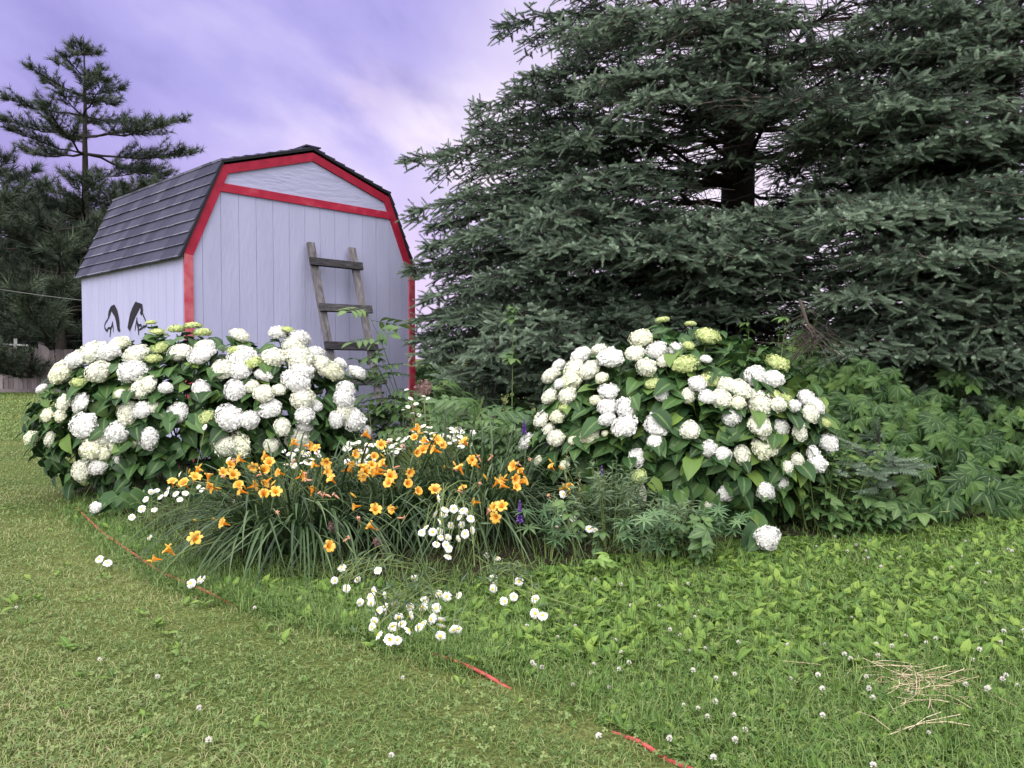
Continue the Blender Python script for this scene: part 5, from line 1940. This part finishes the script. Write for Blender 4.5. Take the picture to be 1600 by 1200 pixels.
# plantain rosettes: thick right of the cord, sparse in the mown lawn
p = scatter(15000, 1.4, 7.0, 0.5)
inb = inside(CORDPOLY, p[:, 0], p[:, 1]) & ~inside(BEDPOLY, p[:, 0], p[:, 1])
px_, py_ = to_px(p)
lush = np.clip(patch(p[:, 0], p[:, 1], 0.9) * 0.8 + 0.25 + 0.9 * (p[:, 1] > 2.95) - 0.25 * (p[:, 0] > 1.9), 0.15, 1)
lush *= np.clip(0.25 + 1.6 * patch(p[:, 0] + 1, p[:, 1] * 1.4, 2.6), 0.1, 1)
p = p[np.where(inb, rng.random(len(p)) < lush, rng.random(len(p)) < np.where(inside(BEDPOLY, p[:, 0], p[:, 1]), 0.0, 0.03))]
n = len(p)
for k in range(6):
    an = k * 1.047 + rng.random(n) * 0.8
    d = np.stack([np.cos(an), np.sin(an), 0.35 + 1.9 * rng.random(n) ** 1.3], -1)
    nn = np.stack([-np.cos(an) * 0.3, -np.sin(an) * 0.3 - 0.15, np.ones(n)], -1)
    q_ = p + np.array([0, 0, 0.008]) + rng.normal(size=(n, 3)) * [.012, .012, 0]
    up_ = inside(CORDPOLY, p[:, 0], p[:, 1])
    sz = (0.016 + 0.050 * rng.random(n) ** 2.0) * (0.8 + 0.45 * (p[:, 1] > 2.9)) * np.where(up_, 1.0, 0.75)
    hb = (rng.random(n) < 0.55)
    aw = np.clip(rng.normal(0.45, 0.28, n) + 0.15 * (p[:, 1] > 2.9), 0, 1)
    ww.inst(BROAD, q_[hb], frames(d[hb], nn[hb]), sz[hb], aw[hb])
    ww.inst(OVAL, q_[~hb], frames(d[~hb], nn[~hb]), sz[~hb] * 1.1, aw[~hb])
# weeds pushing into the front of the bed
p = scatter(60000, 3.0, 5.6, 0.6)
ib = inside(BEDPOLY, p[:, 0], p[:, 1])
p = p[ib & (p[:, 0] > -2.4) & (p[:, 1] < 4.95) & (rng.random(len(p)) < np.where(p[:, 0] > -0.7, 1.0, 0.4))]
n = len(p)
for k in range(5):
    an = k * 1.25 + rng.random(n)
    d = np.stack([np.cos(an), np.sin(an), 0.5 + 0.9 * rng.random(n)], -1)
    nn = np.stack([-np.cos(an) * 0.3, -np.sin(an) * 0.3 - 0.2, np.ones(n)], -1)
    ww.inst(BROAD if k % 2 else OVAL, p, frames(d, nn), 0.025 + 0.045 * rng.random(n), np.clip(rng.normal(0.35, 0.25, n), 0, 1))
p = scatter(2600, 1.9, 5.6, 0.6)
p = p[inside(CORDPOLY, p[:, 0], p[:, 1]) & ~inside(BEDPOLY, p[:, 0], p[:, 1])]
n = len(p)
hh = 0.06 + 0.09 * rng.random(n)
tp = p + np.stack([rng.normal(size=n) * .012, rng.normal(size=n) * .012, hh], -1)
ww.tubes(np.stack([p, (p + tp) / 2, p * .3 + tp * .7, tp], 1), np.array([.0009, .0009, .0018, .0012]), 4, np.clip(rng.normal(0.4, 0.2, n), 0, 1))
o = ww.obj('ground_leaves', M['weed'])
o['kind'] = 'stuff'

# white clover blossoms: each a small globe of florets on a stalk
BL = []
for sd in (1, 2, 3):
    r = np.random.default_rng(sd)
    ac = Acc()
    dd = unit(r.normal(size=(60, 3)) + np.array([0, 0, 0.5]))
    ac.inst(leaf_tpl([.05, .16, .18, .03], None, .6, .1), dd * 0.25 + np.array([0, 0, 3.0]), frames(dd + np.array([0, 0, .5]), rand_dir(60)), 0.42, r.random(60))
    ac.tubes(np.array([[0, 0, 0], [.1, 0, 1.5], [0, 0, 3.0]]), 0.09, 4, 0.0, 0, 1)
    BL.append(ac.mesh('clover_flower', [M['bloom'], M['stem']]))
q_ = scatter(900, 2.0, 6.0, 0.5, 0.7)
ib = inside(CORDPOLY, q_[:, 0], q_[:, 1]) & ~inside(BEDPOLY, q_[:, 0], q_[:, 1])
kk = rng.random(len(q_)) < np.where(ib, np.where(q_[:, 1] < 3.2, 0.75, 0.28), 0.07)
q_ = q_[kk & ~inside(BEDPOLY, q_[:, 0], q_[:, 1])][:170]
for i, p in enumerate(q_):
    o = bpy.data.objects.new('clover_flower', BL[i % 3])
    COL.objects.link(o)
    o.location = tuple(float(v) for v in p)
    s = 0.011 + 0.006 * rng.random()
    o.scale = (s, s, s)
    o.rotation_euler = (rng.normal() * 0.25, rng.normal() * 0.25, rng.random() * 6.28)
    tag(o, 'small white clover blossom standing in the weedy lawn', 'clover flower', 'white clover blossoms in the lawn')
